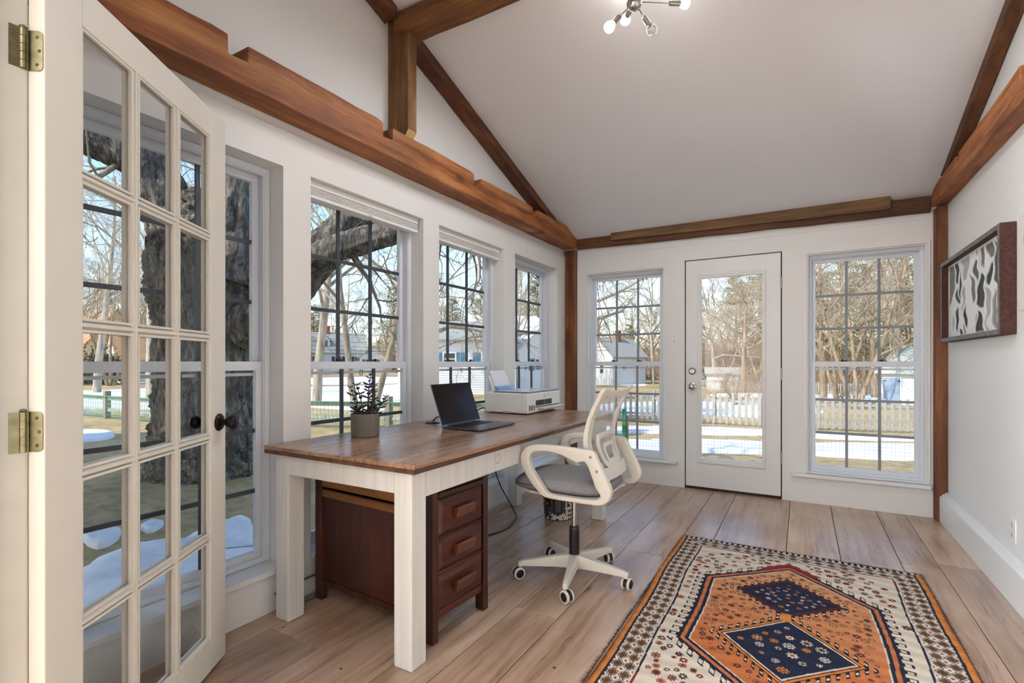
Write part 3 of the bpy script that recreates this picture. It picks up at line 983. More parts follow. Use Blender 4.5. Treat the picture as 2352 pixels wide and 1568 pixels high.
def seat_pt(u, v, top):
    """superellipse plan, u radial 0..1, v angle"""
    th = 2 * PI * v
    c, s = math.cos(th), math.sin(th)
    e = 2 / 4.2
    px = math.copysign(abs(c) ** e, c) * u
    py = math.copysign(abs(s) ** e, s) * u
    x = (sx0 + sx1) / 2 + px * (sx1 - sx0) / 2
    y = YC + py * shw * (1.0 + 0.03 * px)
    edge = max(0.0, (u - 0.78) / 0.22)
    dip = 0.018 * max(0.0, -px - 0.45) ** 1.4 * 1.8
    rnd = math.sqrt(max(0.0, 1 - edge ** 2.4))
    zt = 0.520 + 0.034 * rnd + 0.012 * (1 - u * u) - dip
    zb = 0.520 - 0.033 * rnd - dip * 0.9
    return (x, y, zt if top else zb)


nr, na = 14, 64
sv, sf = [], []
for top in (True, False):
    for i in range(nr + 1):
        for j in range(na):
            sv.append(seat_pt(max(1 - (1 - i / nr) ** 1.9, 0.001), j / na, top))
for lay in (0, 1):
    o = lay * (nr + 1) * na
    for i in range(nr):
        for j in range(na):
            sf.append((o + i * na + j, o + (i + 1) * na + j, o + (i + 1) * na + (j + 1) % na, o + i * na + (j + 1) % na))
o1, o2 = nr * na, (nr + 1) * na + nr * na
for j in range(na):
    sf.append((o1 + j, o2 + j, o2 + (j + 1) % na, o1 + (j + 1) % na))
seat.add(sv, sf)
put('seat', seat, CG, ch, smooth=True)
pan = MB()
ol = smooth_poly([(0.90, YC - 0.205), (1.25, YC - 0.205), (1.27, YC - 0.12), (1.27, YC + 0.12), (1.25, YC + 0.205), (0.90, YC + 0.205), (0.86, YC + 0.1), (0.86, YC - 0.1)], 4)
pan.prism(ol, 'z', 0.474, 0.4865)
put('seat_pan', pan, CW, ch, bevel=0.004)
mech = MB().box(0.96, 1.17, YC - 0.075, YC + 0.075, 0.440, 0.4735)
mech.lathe([(0.036, 0), (0.036, 0.03)], (1.06, YC, 0.412), 20)
put('tilt_mechanism', mech, CB, ch, bevel=0.006)
put('tension_knob', MB().lathe([(0.030, 0), (0.034, 0.01), (0.034, 0.075), (0.028, 0.085)], (0.963, YC, 0.328), 20).lathe([(0.012, 0.08), (0.012, 0.115)], (0.963, YC, 0.328), 12), CB, ch, smooth=False)
put('height_lever', MB().tube([(1.06, YC + 0.06, 0.452), (1.06, YC + 0.20, 0.452), (1.06, YC + 0.27, 0.448)], 0.006), CB, ch)
put('gas_piston', MB().lathe([(0.0135, 0.26), (0.0135, 0.42)], (1.06, YC, 0), 20), CHROME, ch, smooth=False)
put('gas_sleeve', MB().lathe([(0.027, 0.118), (0.0275, 0.262), (0.025, 0.272), (0.015, 0.274)], (1.06, YC, 0), 24), CB, ch)
put('hub', MB().lathe([(0.030, 0.050), (0.040, 0.062), (0.046, 0.100), (0.040, 0.122), (0.029, 0.126)], (1.06, YC, 0), 24), CW, ch, bevel=0.002)
put('hub_foot', MB().lathe([(0.016, 0.030), (0.019, 0.034), (0.019, 0.052)], (1.06, YC, 0), 16), CB, ch)
for k in range(5):
    an = math.radians(-75.5 + 72 * k)
    d = np.array([math.cos(an), math.sin(an), 0])
    sd = np.array([-d[1], d[0], 0])
    c0 = np.array([1.06, YC, 0])
    lg = MB()
    secs = [(0.030, 0.126, 0.058, 0.026), (0.10, 0.119, 0.064, 0.024), (0.20, 0.106, 0.066, 0.019), (0.275, 0.096, 0.068, 0.016), (0.300, 0.088, 0.070, 0.014)]
    vv = []
    for r_, zt, zb, hw in secs:
        for q, zz in ((-1, zb), (1, zb), (0.75, zt), (-0.75, zt)):
            vv.append(c0 + d * r_ + sd * hw * q + np.array([0, 0, zz]))
    ff = [(0, 1, 2, 3), (19, 18, 17, 16)]
    for i in range(4):
        for j in range(4):
            ff.append((i * 4 + j, i * 4 + (j + 1) % 4, i * 4 + 4 + (j + 1) % 4, i * 4 + 4 + j))
    lg.add(vv, ff)
    lg.lathe([(0.013, 0.060), (0.014, 0.090)], c0 + d * 0.288, 12)
    put('base_leg', lg, CW, ch, bevel=0.004)
    # caster: hood and two wheels, trailing direction differs
    ca = an + [0.9, 1.5, 1.2, 2.0, 0.4][k]
    cd = np.array([math.cos(ca), math.sin(ca), 0])
    cs = np.array([-cd[1], cd[0], 0])
    cc = c0 + d * 0.288 + cd * 0.012
    hood = MB()
    arc = [(0.031 * math.cos(t), 0.031 + 0.032 * math.sin(t)) for t in np.linspace(-0.3, PI + 0.15, 12)]
    inn = [(0.0225 * math.cos(t), 0.031 + 0.0235 * math.sin(t)) for t in np.linspace(-0.3, PI + 0.15, 12)]
    poly = arc + inn[::-1]
    hv = [cc + cd * p + np.array([0, 0, z]) + cs * 0.008 * sg for sg in (-1, 1) for p, z in poly]
    m_ = len(poly)
    hf = [tuple(range(m_)), tuple(range(2 * m_ - 1, m_ - 1, -1))] + [(i, i + m_, (i + 1) % m_ + m_, (i + 1) % m_) for i in range(m_)]
    hood.add(hv, hf)
    hood.lathe([(0.006, -0.022), (0.006, 0.022)], cc + np.array([0, 0, 0.031]), 10, cs)
    cst = put('caster', hood, CB, ch)
    for sg in (-1, 1):
        wc = cc + np.array([0, 0, 0.031]) + cs * sg * 0.009
        put('wheel', MB().lathe([(0.022, 0.0), (0.0302, 0.001), (0.031, 0.005), (0.0302, 0.011), (0.023, 0.0125)], wc, 24, cs * sg), TYRE, cst, smooth=False)
        put('wheel_cap', MB().lathe([(0.0222, 0.0005), (0.0225, 0.0128), (0.018, 0.0155), (0.002, 0.0160)], wc, 24, cs * sg), CB, cst)


# back: curved frame with net and lumbar support
def back_x(z):
    zs = [0.55, 0.62, 0.70, 0.75, 0.80, 0.87, 0.93, 0.985, 1.03]
    xs = [1.262, 1.243, 1.212, 1.204, 1.208, 1.226, 1.252, 1.284, 1.312]
    return float(np.interp(z, zs, xs))


def bmap(l, z, off=0.0):
    return (back_x(z) + 0.018 - 0.42 * l * l + off, YC + l, z)


def mapped_ring(mb, outer, inner, th, off=0.0):
    n = len(outer)
    v = [bmap(l, z, off + o) for o in (-th / 2, th / 2) for pl in (outer, inner) for l, z in pl]
    f = []
    for i in range(n):
        j = (i + 1) % n
        f += [(i, j, n + j, n + i), (2 * n + i, 3 * n + i, 3 * n + j, 2 * n + j), (i, 2 * n + i, 2 * n + j, j), (n + i, n + j, 3 * n + j, 3 * n + i)]
    return mb.add(v, f)


fo = smooth_poly([(-0.216, 1.022), (-0.214, 0.95), (-0.213, 0.85), (-0.208, 0.74), (-0.190, 0.655), (-0.150, 0.612), (-0.06, 0.600), (0.06, 0.600), (0.150, 0.612),
                  (0.190, 0.655), (0.208, 0.74), (0.213, 0.85), (0.214, 0.95), (0.216, 1.022), (0.11, 1.008), (-0.11, 1.008)], 5)
fi = smooth_poly([(-0.180, 0.978), (-0.172, 0.93), (-0.168, 0.85), (-0.162, 0.75), (-0.148, 0.685), (-0.125, 0.650), (-0.05, 0.642), (0.05, 0.642), (0.125, 0.650),
                  (0.148, 0.685), (0.162, 0.75), (0.168, 0.85), (0.172, 0.93), (0.180, 0.978), (0.09, 0.972), (-0.09, 0.972)], 5)
bk = put('backrest_frame', mapped_ring(MB(), fo, fi, 0.022), CW, ch, bevel=0.005, seg=2)
net = MB()
net.grid(lambda a, b: bmap((a - 0.5) * 0.40 * (0.84 + 0.16 * b), 0.615 + b * 0.392, -0.013), 16, 24)
put('back_net', net, NET, ch, smooth=True)
for (hw, zt, zb, t, of) in ((0.128, 0.790, 0.628, 0.024, 0.020), (0.074, 0.738, 0.640, 0.020, 0.022)):
    o_ = smooth_poly([(-hw * 0.72, zb), (-hw * 0.95, (zt + zb) / 2), (-hw, zt - 0.02), (-hw * 0.9, zt), (0, zt + 0.004), (hw * 0.9, zt), (hw, zt - 0.02), (hw * 0.95, (zt + zb) / 2), (hw * 0.72, zb), (0, zb - 0.004)], 5)
    h2 = hw - t
    i_ = smooth_poly([(-h2 * 0.72, zb + t), (-h2 * 0.95, (zt + zb) / 2), (-h2, zt - t - 0.014), (-h2 * 0.86, zt - t), (0, zt - t + 0.003), (h2 * 0.86, zt - t), (h2, zt - t - 0.014), (h2 * 0.95, (zt + zb) / 2), (h2 * 0.72, zb + t), (0, zb + t - 0.002)], 5)
    put('lumbar_support', mapped_ring(MB(), o_, i_, 0.014, of), CW, ch, bevel=0.003)
lowbar = MB().grid(lambda a, b: bmap((a - 0.5) * 0.40, 0.562 + b * 0.062, 0.016), 14, 4)
put('lower_back_bar', lowbar, CW, ch, solid=0.022, bevel=0.003)

# ------------------------------------------------------------------ laptop
LAP = plain('space_grey_aluminium', rgb(96, 98, 106), 0.34, 0.85)
SCR = plain('black_screen', rgb(30, 20, 20), 0.14, spec=0.12)
KEY = plain('black_keys', rgb(20, 20, 24), 0.5)
lp = thing('laptop', 'open dark grey laptop with a black screen on the desk', 'laptop', (0.50, -2.338, TZ))
BX0, BX1, BY0, BY1 = 0.375, 0.632, -2.530, -2.150
base = put('base', MB().box(BX0, BX1, BY0, BY1, TZ + 0.002, TZ + 0.013), LAP, lp, bevel=0.004, seg=3)
put('keyboard', MB().box(BX0 + 0.035, BX0 + 0.135, BY0 + 0.045, BY1 - 0.045, TZ + 0.0132, TZ + 0.0138), KEY, base)
put('trackpad', MB().box(BX0 + 0.150, BX1 - 0.012, BY0 + 0.115, BY1 - 0.115, TZ + 0.0131, TZ + 0.0135), LAP, base)
for r_ in range(5):
    for c_ in range(13):
        y_ = BY0 + 0.050 + c_ * (BY1 - BY0 - 0.10) / 13
        x_ = BX0 + 0.038 + r_ * 0.0192
        put('key', MB().box(x_, x_ + 0.0165, y_, y_ + 0.0185, TZ + 0.0138, TZ + 0.0150), KEY, base)
tl = math.radians(20)
ax_ = np.array([-math.sin(tl), 0, math.cos(tl)])
nx_ = np.array([math.cos(tl), 0, math.sin(tl)])
hc = np.array([BX0 + 0.004, (BY0 + BY1) / 2, TZ + 0.014])
LH = 0.243
lid = put('lid', MB().obox(hc + ax_ * (LH / 2 + 0.002), (0, 1, 0), ax_, nx_, BY1 - BY0, LH, 0.006), LAP, lp, bevel=0.0025, seg=2)
put('screen', MB().obox(hc + ax_ * (LH / 2 + 0.003) + nx_ * 0.0034, (0, 1, 0), ax_, nx_, BY1 - BY0 - 0.006, LH - 0.008, 0.0008), SCR, lid)
put('hinge_bar', MB().lathe([(0.005, -0.13), (0.005, 0.13)], hc + np.array([0, 0, -0.001]), 10, (0, 1, 0)), LAP, lp)
# charger lead behind it
t = thing('charger_lead', 'black charging lead and puck beside the laptop', 'cable', (0.20, -2.33, TZ))
put('lead', MB().tube(smooth_poly([(0.372, -2.44, TZ + 0.008), (0.30, -2.40, TZ + 0.03), (0.22, -2.345, TZ + 0.042), (0.175, -2.335, TZ + 0.030), (0.165, -2.345, TZ + 0.010)], 5, False), 0.0042), BLACK, t, smooth=True)
put('puck', MB().lathe([(0.045, 0.0005), (0.046, 0.004), (0.030, 0.007)], (0.160, -2.345, TZ), 24), BLACK, t)

# ------------------------------------------------------------------ printer
PW = plain('white_printer_plastic', rgb(232, 231, 228), 0.4)
PB = plain('slate_printer_lid', rgb(86, 98, 118), 0.3)
prn = thing('printer', 'white ink-tank printer with raised paper tray at the desk end', 'printer', (0.265, -1.385, TZ))
QX0, QX1, QY0, QY1 = 0.085, 0.448, -1.652, -1.112
bd = MB().prism([(QX0, TZ + 0.006), (QX1, TZ + 0.006), (QX1, TZ + 0.150), (QX0, TZ + 0.150)], 'y', QY0, QY1)
body = put('body', bd, PW, prn, bevel=0.010, seg=3)
put('foot', MB().box(QX0 + 0.03, QX1 - 0.03, QY0 + 0.03, QY1 - 0.03, TZ, TZ + 0.0055), CB, prn)
put('scanner_lid', MB().box(QX0 + 0.075, QX1 - 0.006, QY0 + 0.012, QY1 - 0.012, TZ + 0.1505, TZ + 0.158), PB, prn, bevel=0.003)
put('lid_top', MB().box(QX0 + 0.077, QX1 - 0.009, QY0 + 0.015, QY1 - 0.015, TZ + 0.158, TZ + 0.1600), plain('pale_lid', rgb(206, 214, 226), 0.25), prn)
put('rear_deck', MB().box(QX0 + 0.004, QX0 + 0.072, QY0 + 0.012, QY1 - 0.012, TZ + 0.1503, TZ + 0.154), PW, prn, bevel=0.002)
ux = np.array([-0.42, 0, 1.0]) / np.hypot(0.42, 1)
un = np.array([1.0, 0, 0.42]) / np.hypot(0.42, 1)
c_ = np.array([QX0 + 0.035, -1.44, TZ + 0.155])
put('paper_tray', MB().obox(c_ + ux * 0.062, (0, 1, 0), ux, un, 0.27, 0.125, 0.004), PW, prn, bevel=0.002)
put('tray_shield', MB().obox(c_ + un * 0.025 + ux * 0.012, (0, 1, 0), ux, un, 0.29, 0.030, 0.002), glassy('smoky_shield', (0.62, 0.68, 0.76), 0.15), prn)
put('tray_arm', MB().obox(c_ + ux * 0.06 - np.array([0, 0.14, 0]), (0, 1, 0), ux, un, 0.012, 0.115, 0.010), PW, prn, bevel=0.002)
pap = put('paper_sheet', MB().obox(c_ + ux * 0.078 + un * 0.006, (0, 1, 0), ux, un, 0.214, 0.165, 0.002), plain('white_paper', rgb(238, 238, 246), 0.8), None)
tag(pap, 'white paper standing in the rear tray of the printer', 'paper')
fx = QX1
put('output_slot', MB().box(fx - 0.06, fx + 0.0006, -1.530, -1.265, TZ + 0.055, TZ + 0.094), plain('dark_slot', rgb(40, 38, 36), 0.6), prn)
put('slot_divider', MB().box(fx - 0.05, fx + 0.001, -1.395, -1.385, TZ + 0.055, TZ + 0.094), plain('slot_grey', rgb(120, 118, 112), 0.6), prn)
put('output_tray', MB().box(fx - 0.02, fx + 0.055, -1.50, -1.14, TZ + 0.034, TZ + 0.042), PW, prn, bevel=0.003)
put('tray_gap', MB().box(fx - 0.02, fx + 0.0008, -1.54, -1.13, TZ + 0.043, TZ + 0.049), plain('gap_black', rgb(28, 28, 30), 0.7), prn)
for k, cc_ in enumerate((rgb(40, 46, 52), rgb(48, 70, 92), rgb(110, 62, 62), rgb(128, 96, 78))):
    put('ink_window', MB().box(fx - 0.004, fx + 0.001, -1.633 + k * 0.024, -1.619 + k * 0.024, TZ + 0.026, TZ + 0.062), plain('ink_%d' % k, cc_, 0.3), prn)
GOLD = plain('pale_gold_print', rgb(206, 178, 130), 0.5)
ly, lz = -1.392, TZ + 0.120
put('logo_ring', MB().lathe([(0.0135, 0), (0.0135, 0.0008), (0.0155, 0.0008), (0.0155, 0)], (fx + 0.0002, ly, lz), 28, (1, 0, 0), caps=False), GOLD, prn)
text_mesh('logo_letters', 'hp', 0.021, GOLD, prn, (fx + 0.0008, ly, lz + 0.001), (0.18, 1, 0), (0, 0.0, 1), 0.0003)
put('side_seam', MB().box(0.40, 0.402, QY0 - 0.0005, QY0 + 0.002, TZ + 0.008, TZ + 0.148), plain('seam_grey', rgb(190, 190, 188), 0.5), prn)
put('side_latch', MB().box(0.245, 0.315, QY0 - 0.0008, QY0 + 0.004, TZ + 0.006, TZ + 0.018), plain('latch_grey', rgb(176, 174, 170), 0.5), prn)
tag(put('printer_lead', MB().tube(smooth_poly([(0.090, -1.645, TZ + 0.032), (0.07, -1.66, TZ + 0.032), (0.045, -1.675, TZ + 0.02), (0.03, -1.68, TZ + 0.006)], 4, False), 0.004), BLACK, smooth=True), 'short black lead plugged into the back of the printer', 'cable')

# ------------------------------------------------------------------ potted succulent
POT = plain('grey_green_pot', rgb(112, 109, 97), 0.75, var=0.06, scale=30)
LEAF = plain('purple_green_leaf', rgb(62, 52, 62), 0.38, var=0.35, scale=40)
STEM = plain('brown_stem', rgb(104, 66, 56), 0.7, var=0.2, scale=50)
PX, PY = 0.209, -2.935
pp = thing('potted_succulent', 'dark-leaved succulent in a grey cylindrical pot on the desk', 'plant', (PX, PY, TZ))
put('pot', MB().lathe([(0.066, 0.0), (0.069, 0.004), (0.071, 0.112), (0.070, 0.115), (0.064, 0.115), (0.063, 0.098)], (PX, PY, TZ), 40, caps=True), POT, pp, bevel=0.001)
put('soil', MB().lathe([(0.063, 0.098), (0.03, 0.101), (0.004, 0.102)], (PX, PY, TZ), 24), plain('soil', rgb(44, 34, 28), 0.95), pp)
prg = random.Random(3)


def leaf_mesh():
    m = MB()
    m.ball((0.5, 0, 0), 0.5, 8, 6, (1.0, 0.50, 0.24))
    return m


def add_leaf(mb, c, d, L):
    d = np.array(d, float)
    d /= np.linalg.norm(d)
    s = np.cross(d, (0, 0, 1.0))
    s /= np.linalg.norm(s) + 1e-9
    n = np.cross(s, d)
    lm = leaf_mesh()
    mb.add([np.array(c) + L * (p[0] * d + p[1] * s + p[2] * n) for p in lm.v], lm.f)


# stems: side offset (along the view right), height, lean; heights read from the photograph
R2 = RT[:2]
stems = [(-0.052, 0.020, 0.142, -0.030, 0), (-0.018, 0.010, 0.155, -0.022, 1), (0.004, 0.0, 0.205, 0.030, 2), (0.042, -0.01, 0.115, 0.004, 3), (0.055, 0.014, 0.095, 0.040, 4), (0.022, -0.03, 0.070, 0.012, 5), (-0.030, -0.03, 0.050, -0.016, 6)]
for off, dep_, hgt, lean, k in stems:
    b = np.array([PX + R2[0] * off - R2[1] * dep_, PY + R2[1] * off + R2[0] * dep_, TZ + 0.10])
    pts = []
    for i in range(8):
        t_ = i / 7
        bend = lean * t_ + (0.008 * math.sin(3 * t_ + k))
        pts.append(b + np.array([R2[0] * bend, R2[1] * bend, hgt * t_]))
    put('stem', MB().tube(pts, np.linspace(0.0052 if k == 2 else 0.0034, 0.0018, 8), 7), STEM, pp, smooth=True)
    lo_ = 0.45 if k == 2 else 0.12
    nl = 7 if k != 2 else 8
    for i in range(nl):
        t_ = lo_ + (1 - lo_) * i / (nl - 1)
        c = np.array([np.interp(t_, np.linspace(0, 1, 8), [p[a] for p in pts]) for a in range(3)])
        a0 = YAW + (PI / 2 if i % 2 else 0) + prg.uniform(-0.35, 0.35)
        L = (0.036 if t_ < 0.8 else 0.024) * prg.uniform(0.85, 1.15)
        for s in (0, PI):
            lf_ = MB()
            add_leaf(lf_, c, (math.cos(a0 + s), math.sin(a0 + s), 0.12 + 0.5 * t_ + prg.uniform(-0.1, 0.15)), L)
            put('leaf', lf_, LEAF, pp, smooth=True)
    lf_ = MB()
    add_leaf(lf_, pts[-1], (0.1, 0.1, 1), 0.016)
    put('leaf', lf_, LEAF, pp, smooth=True)
# second fork of the tall stem
fk = [np.array([PX + R2[0] * (0.012 + q * 0.034), PY + R2[1] * (0.012 + q * 0.034), TZ + 0.195 + q * 0.045]) for q in np.linspace(0, 1, 5)]
put('stem', MB().tube(fk, np.linspace(0.003, 0.002, 5), 6), STEM, pp, smooth=True)
for i in range(5):
    for s in (0, PI):
        lf_ = MB()
        add_leaf(lf_, fk[-1] + np.array([0, 0, -0.018 + i * 0.009]), (math.cos(YAW + s + i * 0.9), math.sin(YAW + s + i * 0.9), 0.35), 0.022)
        put('leaf', lf_, LEAF, pp, smooth=True)

# ------------------------------------------------------------------ sticker-covered waste bin
BXc, BYc, BR0, BR1, BH = 0.548, -1.365, 0.100, 0.125, 0.285
bn = thing('waste_bin', 'waste bin covered in colourful stickers under the desk', 'bin', (BXc, BYc, 0))


def bin_mat():
    k = NT('sticker_collage')
    co = k.n('TexCoord').outputs['Object']
    n = k.n('TexNoise', Vector=co, Scale=26.0, Detail=3.0, Distortion=1.5).outputs[0]
    v = k.n('TexVoronoi', {'feature': 'F1'}, Vector=co, Scale=16.0).outputs['Color']
    c = k.ramp(n, [(0.46, rgb(20, 18, 18)), (0.50, rgb(226, 222, 214))], 'CONSTANT')
    k.set(Base_Color=c, Roughness=0.45)
    return k.m


bt = MB().lathe([(BR0 - 0.004, 0.002), (BR0, 0.006), (BR1, BH - 0.004), (BR1, BH), (BR1 - 0.006, BH), (BR0 - 0.006, 0.010)], (BXc, BYc, 0), 40)
put('shell', bt, bin_mat(), bn)


def sticker(name, a0, a1, z0, z1, mat, lift=0.0012, round_=False):
    """patch wrapped on the bin; angles in degrees measured about the bin from the camera direction, left negative"""
    base_a = math.atan2(CAM[1] - BYc, CAM[0] - BXc)

    def fn(a, b):
        an = base_a + math.radians(a0 + (a1 - a0) * a)
        z = z0 + (z1 - z0) * b
        r = BR0 + (BR1 - BR0) * z / BH + lift
        return (BXc + r * math.cos(an), BYc + r * math.sin(an), z)
    m = MB()
    if round_:
        pts = [(0.5, 0.5)] + [(0.5 + 0.5 * math.cos(t), 0.5 + 0.5 * math.sin(t)) for t in np.linspace(0, 2 * PI, 20, endpoint=False)]
        m.add([fn(*p) for p in pts], [(0, 1 + i, 1 + (i + 1) % 20) for i in range(20)])
    else:
        m.grid(fn, 6, 3)
    return put(name, m, mat, bn), fn


K = plain('sticker_black', rgb(14, 14, 18), 0.4)
Wt = plain('sticker_white', rgb(222, 214, 204), 0.5)
Gn = plain('sticker_green', rgb(150, 176, 66), 0.4)
Bl = plain('sticker_slate', rgb(76, 88, 116), 0.4)
Mr = plain('sticker_maroon', rgb(70, 28, 34), 0.4)
Te = plain('sticker_teal', rgb(38, 138, 122), 0.4)
Or = plain('sticker_orange', rgb(206, 140, 50), 0.4)
sticker('sticker', -78, -26, 0.130, 0.215, Gn)
sticker('sticker', -80, -24, 0.150, 0.158, K, 0.0016)
sticker('sticker', -74, -28, 0.176, 0.182, K, 0.0016)
sticker('sticker', -62, -22, 0.060, 0.118, Bl)
sticker('sticker', -56, -26, 0.100, 0.150, K, 0.0018)
sticker('sticker', -72, -40, 0.028, 0.098, Mr, 0.0016)
sticker('sticker', -20, 10, 0.120, 0.200, Wt, 0.0016)
sticker('sticker', 6, 28, 0.100, 0.190, K, 0.0017)
sticker('sticker', -22, 2, 0.062, 0.112, Bl, 0.0015)
sticker('sticker', 30, 46, 0.125, 0.160, Te, 0.002, True)
_, fn = sticker('sticker', 32, 84, 0.020, 0.100, Wt, 0.0018)
base_a = math.atan2(CAM[1] - BYc, CAM[0] - BXc)
for word, aa, zz, sz in (('MAC', 52, 0.068, 0.024), ('FASC', 53, 0.036, 0.022)):
    an = base_a + math.radians(aa)
    r = BR0 + (BR1 - BR0) * zz / BH + 0.0045
    text_mesh('sticker_letters', word, sz, K, bn, (BXc + r * math.cos(an), BYc + r * math.sin(an), zz), (-math.sin(an), math.cos(an), 0), (0, 0, 1), 0.0012)
an = base_a + math.radians(-41)
text_mesh('sticker_letters', 'SK', 0.026, Or, bn, (BXc + 0.1165 * math.cos(an), BYc + 0.1165 * math.sin(an), 0.124), (-math.sin(an), math.cos(an), 0), (0, 0, 1), 0.001)
put('liner', MB().lathe([(BR1 - 0.014, BH - 0.08), (BR1 - 0.007, BH + 0.003), (BR1 + 0.002, BH + 0.003), (BR1 + 0.002, BH - 0.03)], (BXc, BYc, 0), 32, caps=False), K, bn)

# ------------------------------------------------------------------ cords
tag(put('power_cord', MB().tube(smooth_poly([(0.13, -1.60, 0.70), (0.135, -1.62, 0.45), (0.17, -1.58, 0.25), (0.25, -1.52, 0.06), (0.30, -1.56, 0.006), (0.36, -1.80, 0.0045), (0.30, -2.02, 0.0045), (0.20, -2.25, 0.0045)], 8, False), 0.0042), BLACK, smooth=True),
    'black power cord hanging under the desk onto the floor', 'cord')
GREYC = plain('grey_cable', rgb(112, 116, 118), 0.6)
tag(put('grey_cord', MB().tube(smooth_poly([(0.035, -3.30, 0.010), (0.05, -3.16, 0.006), (0.05, -3.02, 0.006), (0.04, -2.80, 0.006), (0.04, -2.3, 0.006)], 6, False), 0.0055), GREYC, smooth=True),
    'grey cable lying along the foot of the window wall', 'cord')
tag(put('grey_cord', MB().tube(smooth_poly([(0.012, -3.30, 0.080), (0.012, -3.1, 0.088), (0.012, -2.8, 0.084), (0.012, -2.3, 0.08)], 6, False), 0.005), GREYC, smooth=True),
    'grey cable fixed low along the window wall behind the cabinet', 'cord')

# ------------------------------------------------------------------ wall fittings
sw = thing('light_switch', 'white light switch on the back wall beside the glass door', 'switch', (1.092, -0.003, 1.335))
put('plate', MB().box(1.057, 1.127, -0.006, -0.0002, 1.277, 1.394), WHITE2, sw, bevel=0.002)
put('toggle', MB().box(1.086, 1.098, -0.016, -0.006, 1.328, 1.346), plain('switch_cream', rgb(214, 210, 200), 0.4), sw, bevel=0.002)
for z in (1.303, 1.368):
    put('screw', MB().lathe([(0.003, 0), (0.002, 0.0012)], (1.092, -0.006, z), 8, (0, -1, 0)), GREYC, sw)
ot = thing('wall_outlet', 'white power outlet low on the right wall', 'outlet', (W_R, -1.378, 0.322))
put('plate', MB().box(W_R - 0.006, W_R - 0.0002, -1.415, -1.342, 0.264, 0.380), WHITE2, ot, bevel=0.002)
for z in (0.348, 0.296):
    s_ = put('socket', MB().lathe([(0.016, 0), (0.0155, 0.002)], (W_R - 0.006, -1.378, z), 20, (-1, 0, 0)), plain('socket_grey', rgb(206, 206, 206), 0.4), ot)
    for dy in (-0.006, 0.006):
        put('slot', MB().box(W_R - 0.0085, W_R - 0.0078, -1.379 + dy, -1.377 + dy, z - 0.003, z + 0.006), BLACK, s_)
pa = thing('wall_paper_sheet', 'white paper sheet pinned to the right wall by the picture', 'paper', (W_R, -1.62, 1.6))
put('sheet', MB().grid(lambda a, b: (W_R - 0.0015 - 0.006 * (1 - b) * (0.4 + 0.6 * a), -1.452 - 0.34 * a, 1.392 + 0.452 * b), 6, 6), plain('sheet_white', rgb(226, 224, 216), 0.8), pa)
put('printed_circle', MB().lathe([(0.062, 0), (0.064, 0.0006), (0.075, 0.0006), (0.076, 0)], (W_R - 0.0072, -1.60, 1.72), 28, (-1, 0, 0), caps=False), plain('grey_print', rgb(176, 178, 190), 0.8), pa)

# ------------------------------------------------------------------ relief picture on the right wall
pc = thing('relief_picture', 'framed black and white organic relief picture on the right wall', 'picture', (2.985, -0.80, 1.555))
PY0, PY1, PZ0, PZ1, PXF = -1.418, -0.205, 1.283, 1.832, 2.952
RUST = plain('rusty_frame', rgb(72, 38, 32), 0.75, var=0.45, scale=70, bump=0.6, bscale=140)
STEEL = plain('raw_steel_face', rgb(120, 116, 114), 0.55, 0.4, var=0.5, scale=50)
for nm, bx_ in (('frame_side', (PY0, PY0 + 0.030, PZ0, PZ1)), ('frame_side', (PY1 - 0.030, PY1, PZ0, PZ1)), ('frame_side', (PY0 + 0.0305, PY1 - 0.0305, PZ0, PZ0 + 0.028)), ('frame_side', (PY0 + 0.0305, PY1 - 0.0305, PZ1 - 0.028, PZ1))):
    f_ = put(nm, MB().box(PXF, W_R - 0.001, *bx_), RUST, pc, bevel=0.003)
    put('frame_face', MB().box(PXF - 0.0012, PXF - 0.0001, bx_[0] + 0.002, bx_[1] - 0.002, bx_[2] + 0.002, bx_[3] - 0.002), STEEL, f_)
# cellular relief: ridges pale, hollows dark
nY, nZ = 220, 110
r3 = np.random.default_rng(5)
cells_ = r3.random((32, 2)) * np.array([1.16, 0.50])
Y_, Z_ = np.meshgrid(np.linspace(0, 1.16, nY + 1), np.linspace(0, 0.495, nZ + 1), indexing='ij')
wob = 0.016 * np.sin(Z_ * 31 + Y_ * 9) + 0.012 * np.sin(Z_ * 57 + 2.0)
D = np.sort(np.sqrt(((Y_ + wob)[..., None] * 1.0 - cells_[:, 0] * 1.0) ** 2 + ((Z_ - cells_[:, 1][:, None, None].transpose(1, 2, 0) if False else Z_)[..., None] * 0.5 - cells_[:, 1] * 0.5) ** 2), axis=-1)
edge_ = D[..., 1] - D[..., 0]
first = np.argmin(np.sqrt(((Y_ + wob)[..., None] * 1.0 - cells_[:, 0] * 1.0) ** 2 + (Z_[..., None] * 0.5 - cells_[:, 1] * 0.5) ** 2), axis=-1)
tone = r3.choice([0.006, 0.02, 0.07, 0.16, 0.27, 0.42], 32, p=[0.30, 0.14, 0.16, 0.18, 0.14, 0.08])[first]
rim_ = np.clip(1 - (edge_ - 0.016 - 0.012 * np.sin(Y_ * 23) * np.sin(Z_ * 19)) / 0.008, 0, 1)
bord = np.minimum(np.minimum(Y_, 1.16 - Y_), np.minimum(Z_, 0.495 - Z_))
rim_ = np.maximum(rim_, np.clip(1.4 - bord / 0.012, 0, 1))
hgt_ = 0.007 * rim_ ** 0.8
val = tone * (1 - rim_) + 0.80 * rim_
verts_ = np.stack([2.995 - hgt_, PY0 + 0.027 + Y_, PZ0 + 0.027 + Z_], -1).reshape(-1, 3)
rm = MB()
rm.v = [tuple(p) for p in verts_.tolist()]
rm.nv = len(rm.v)
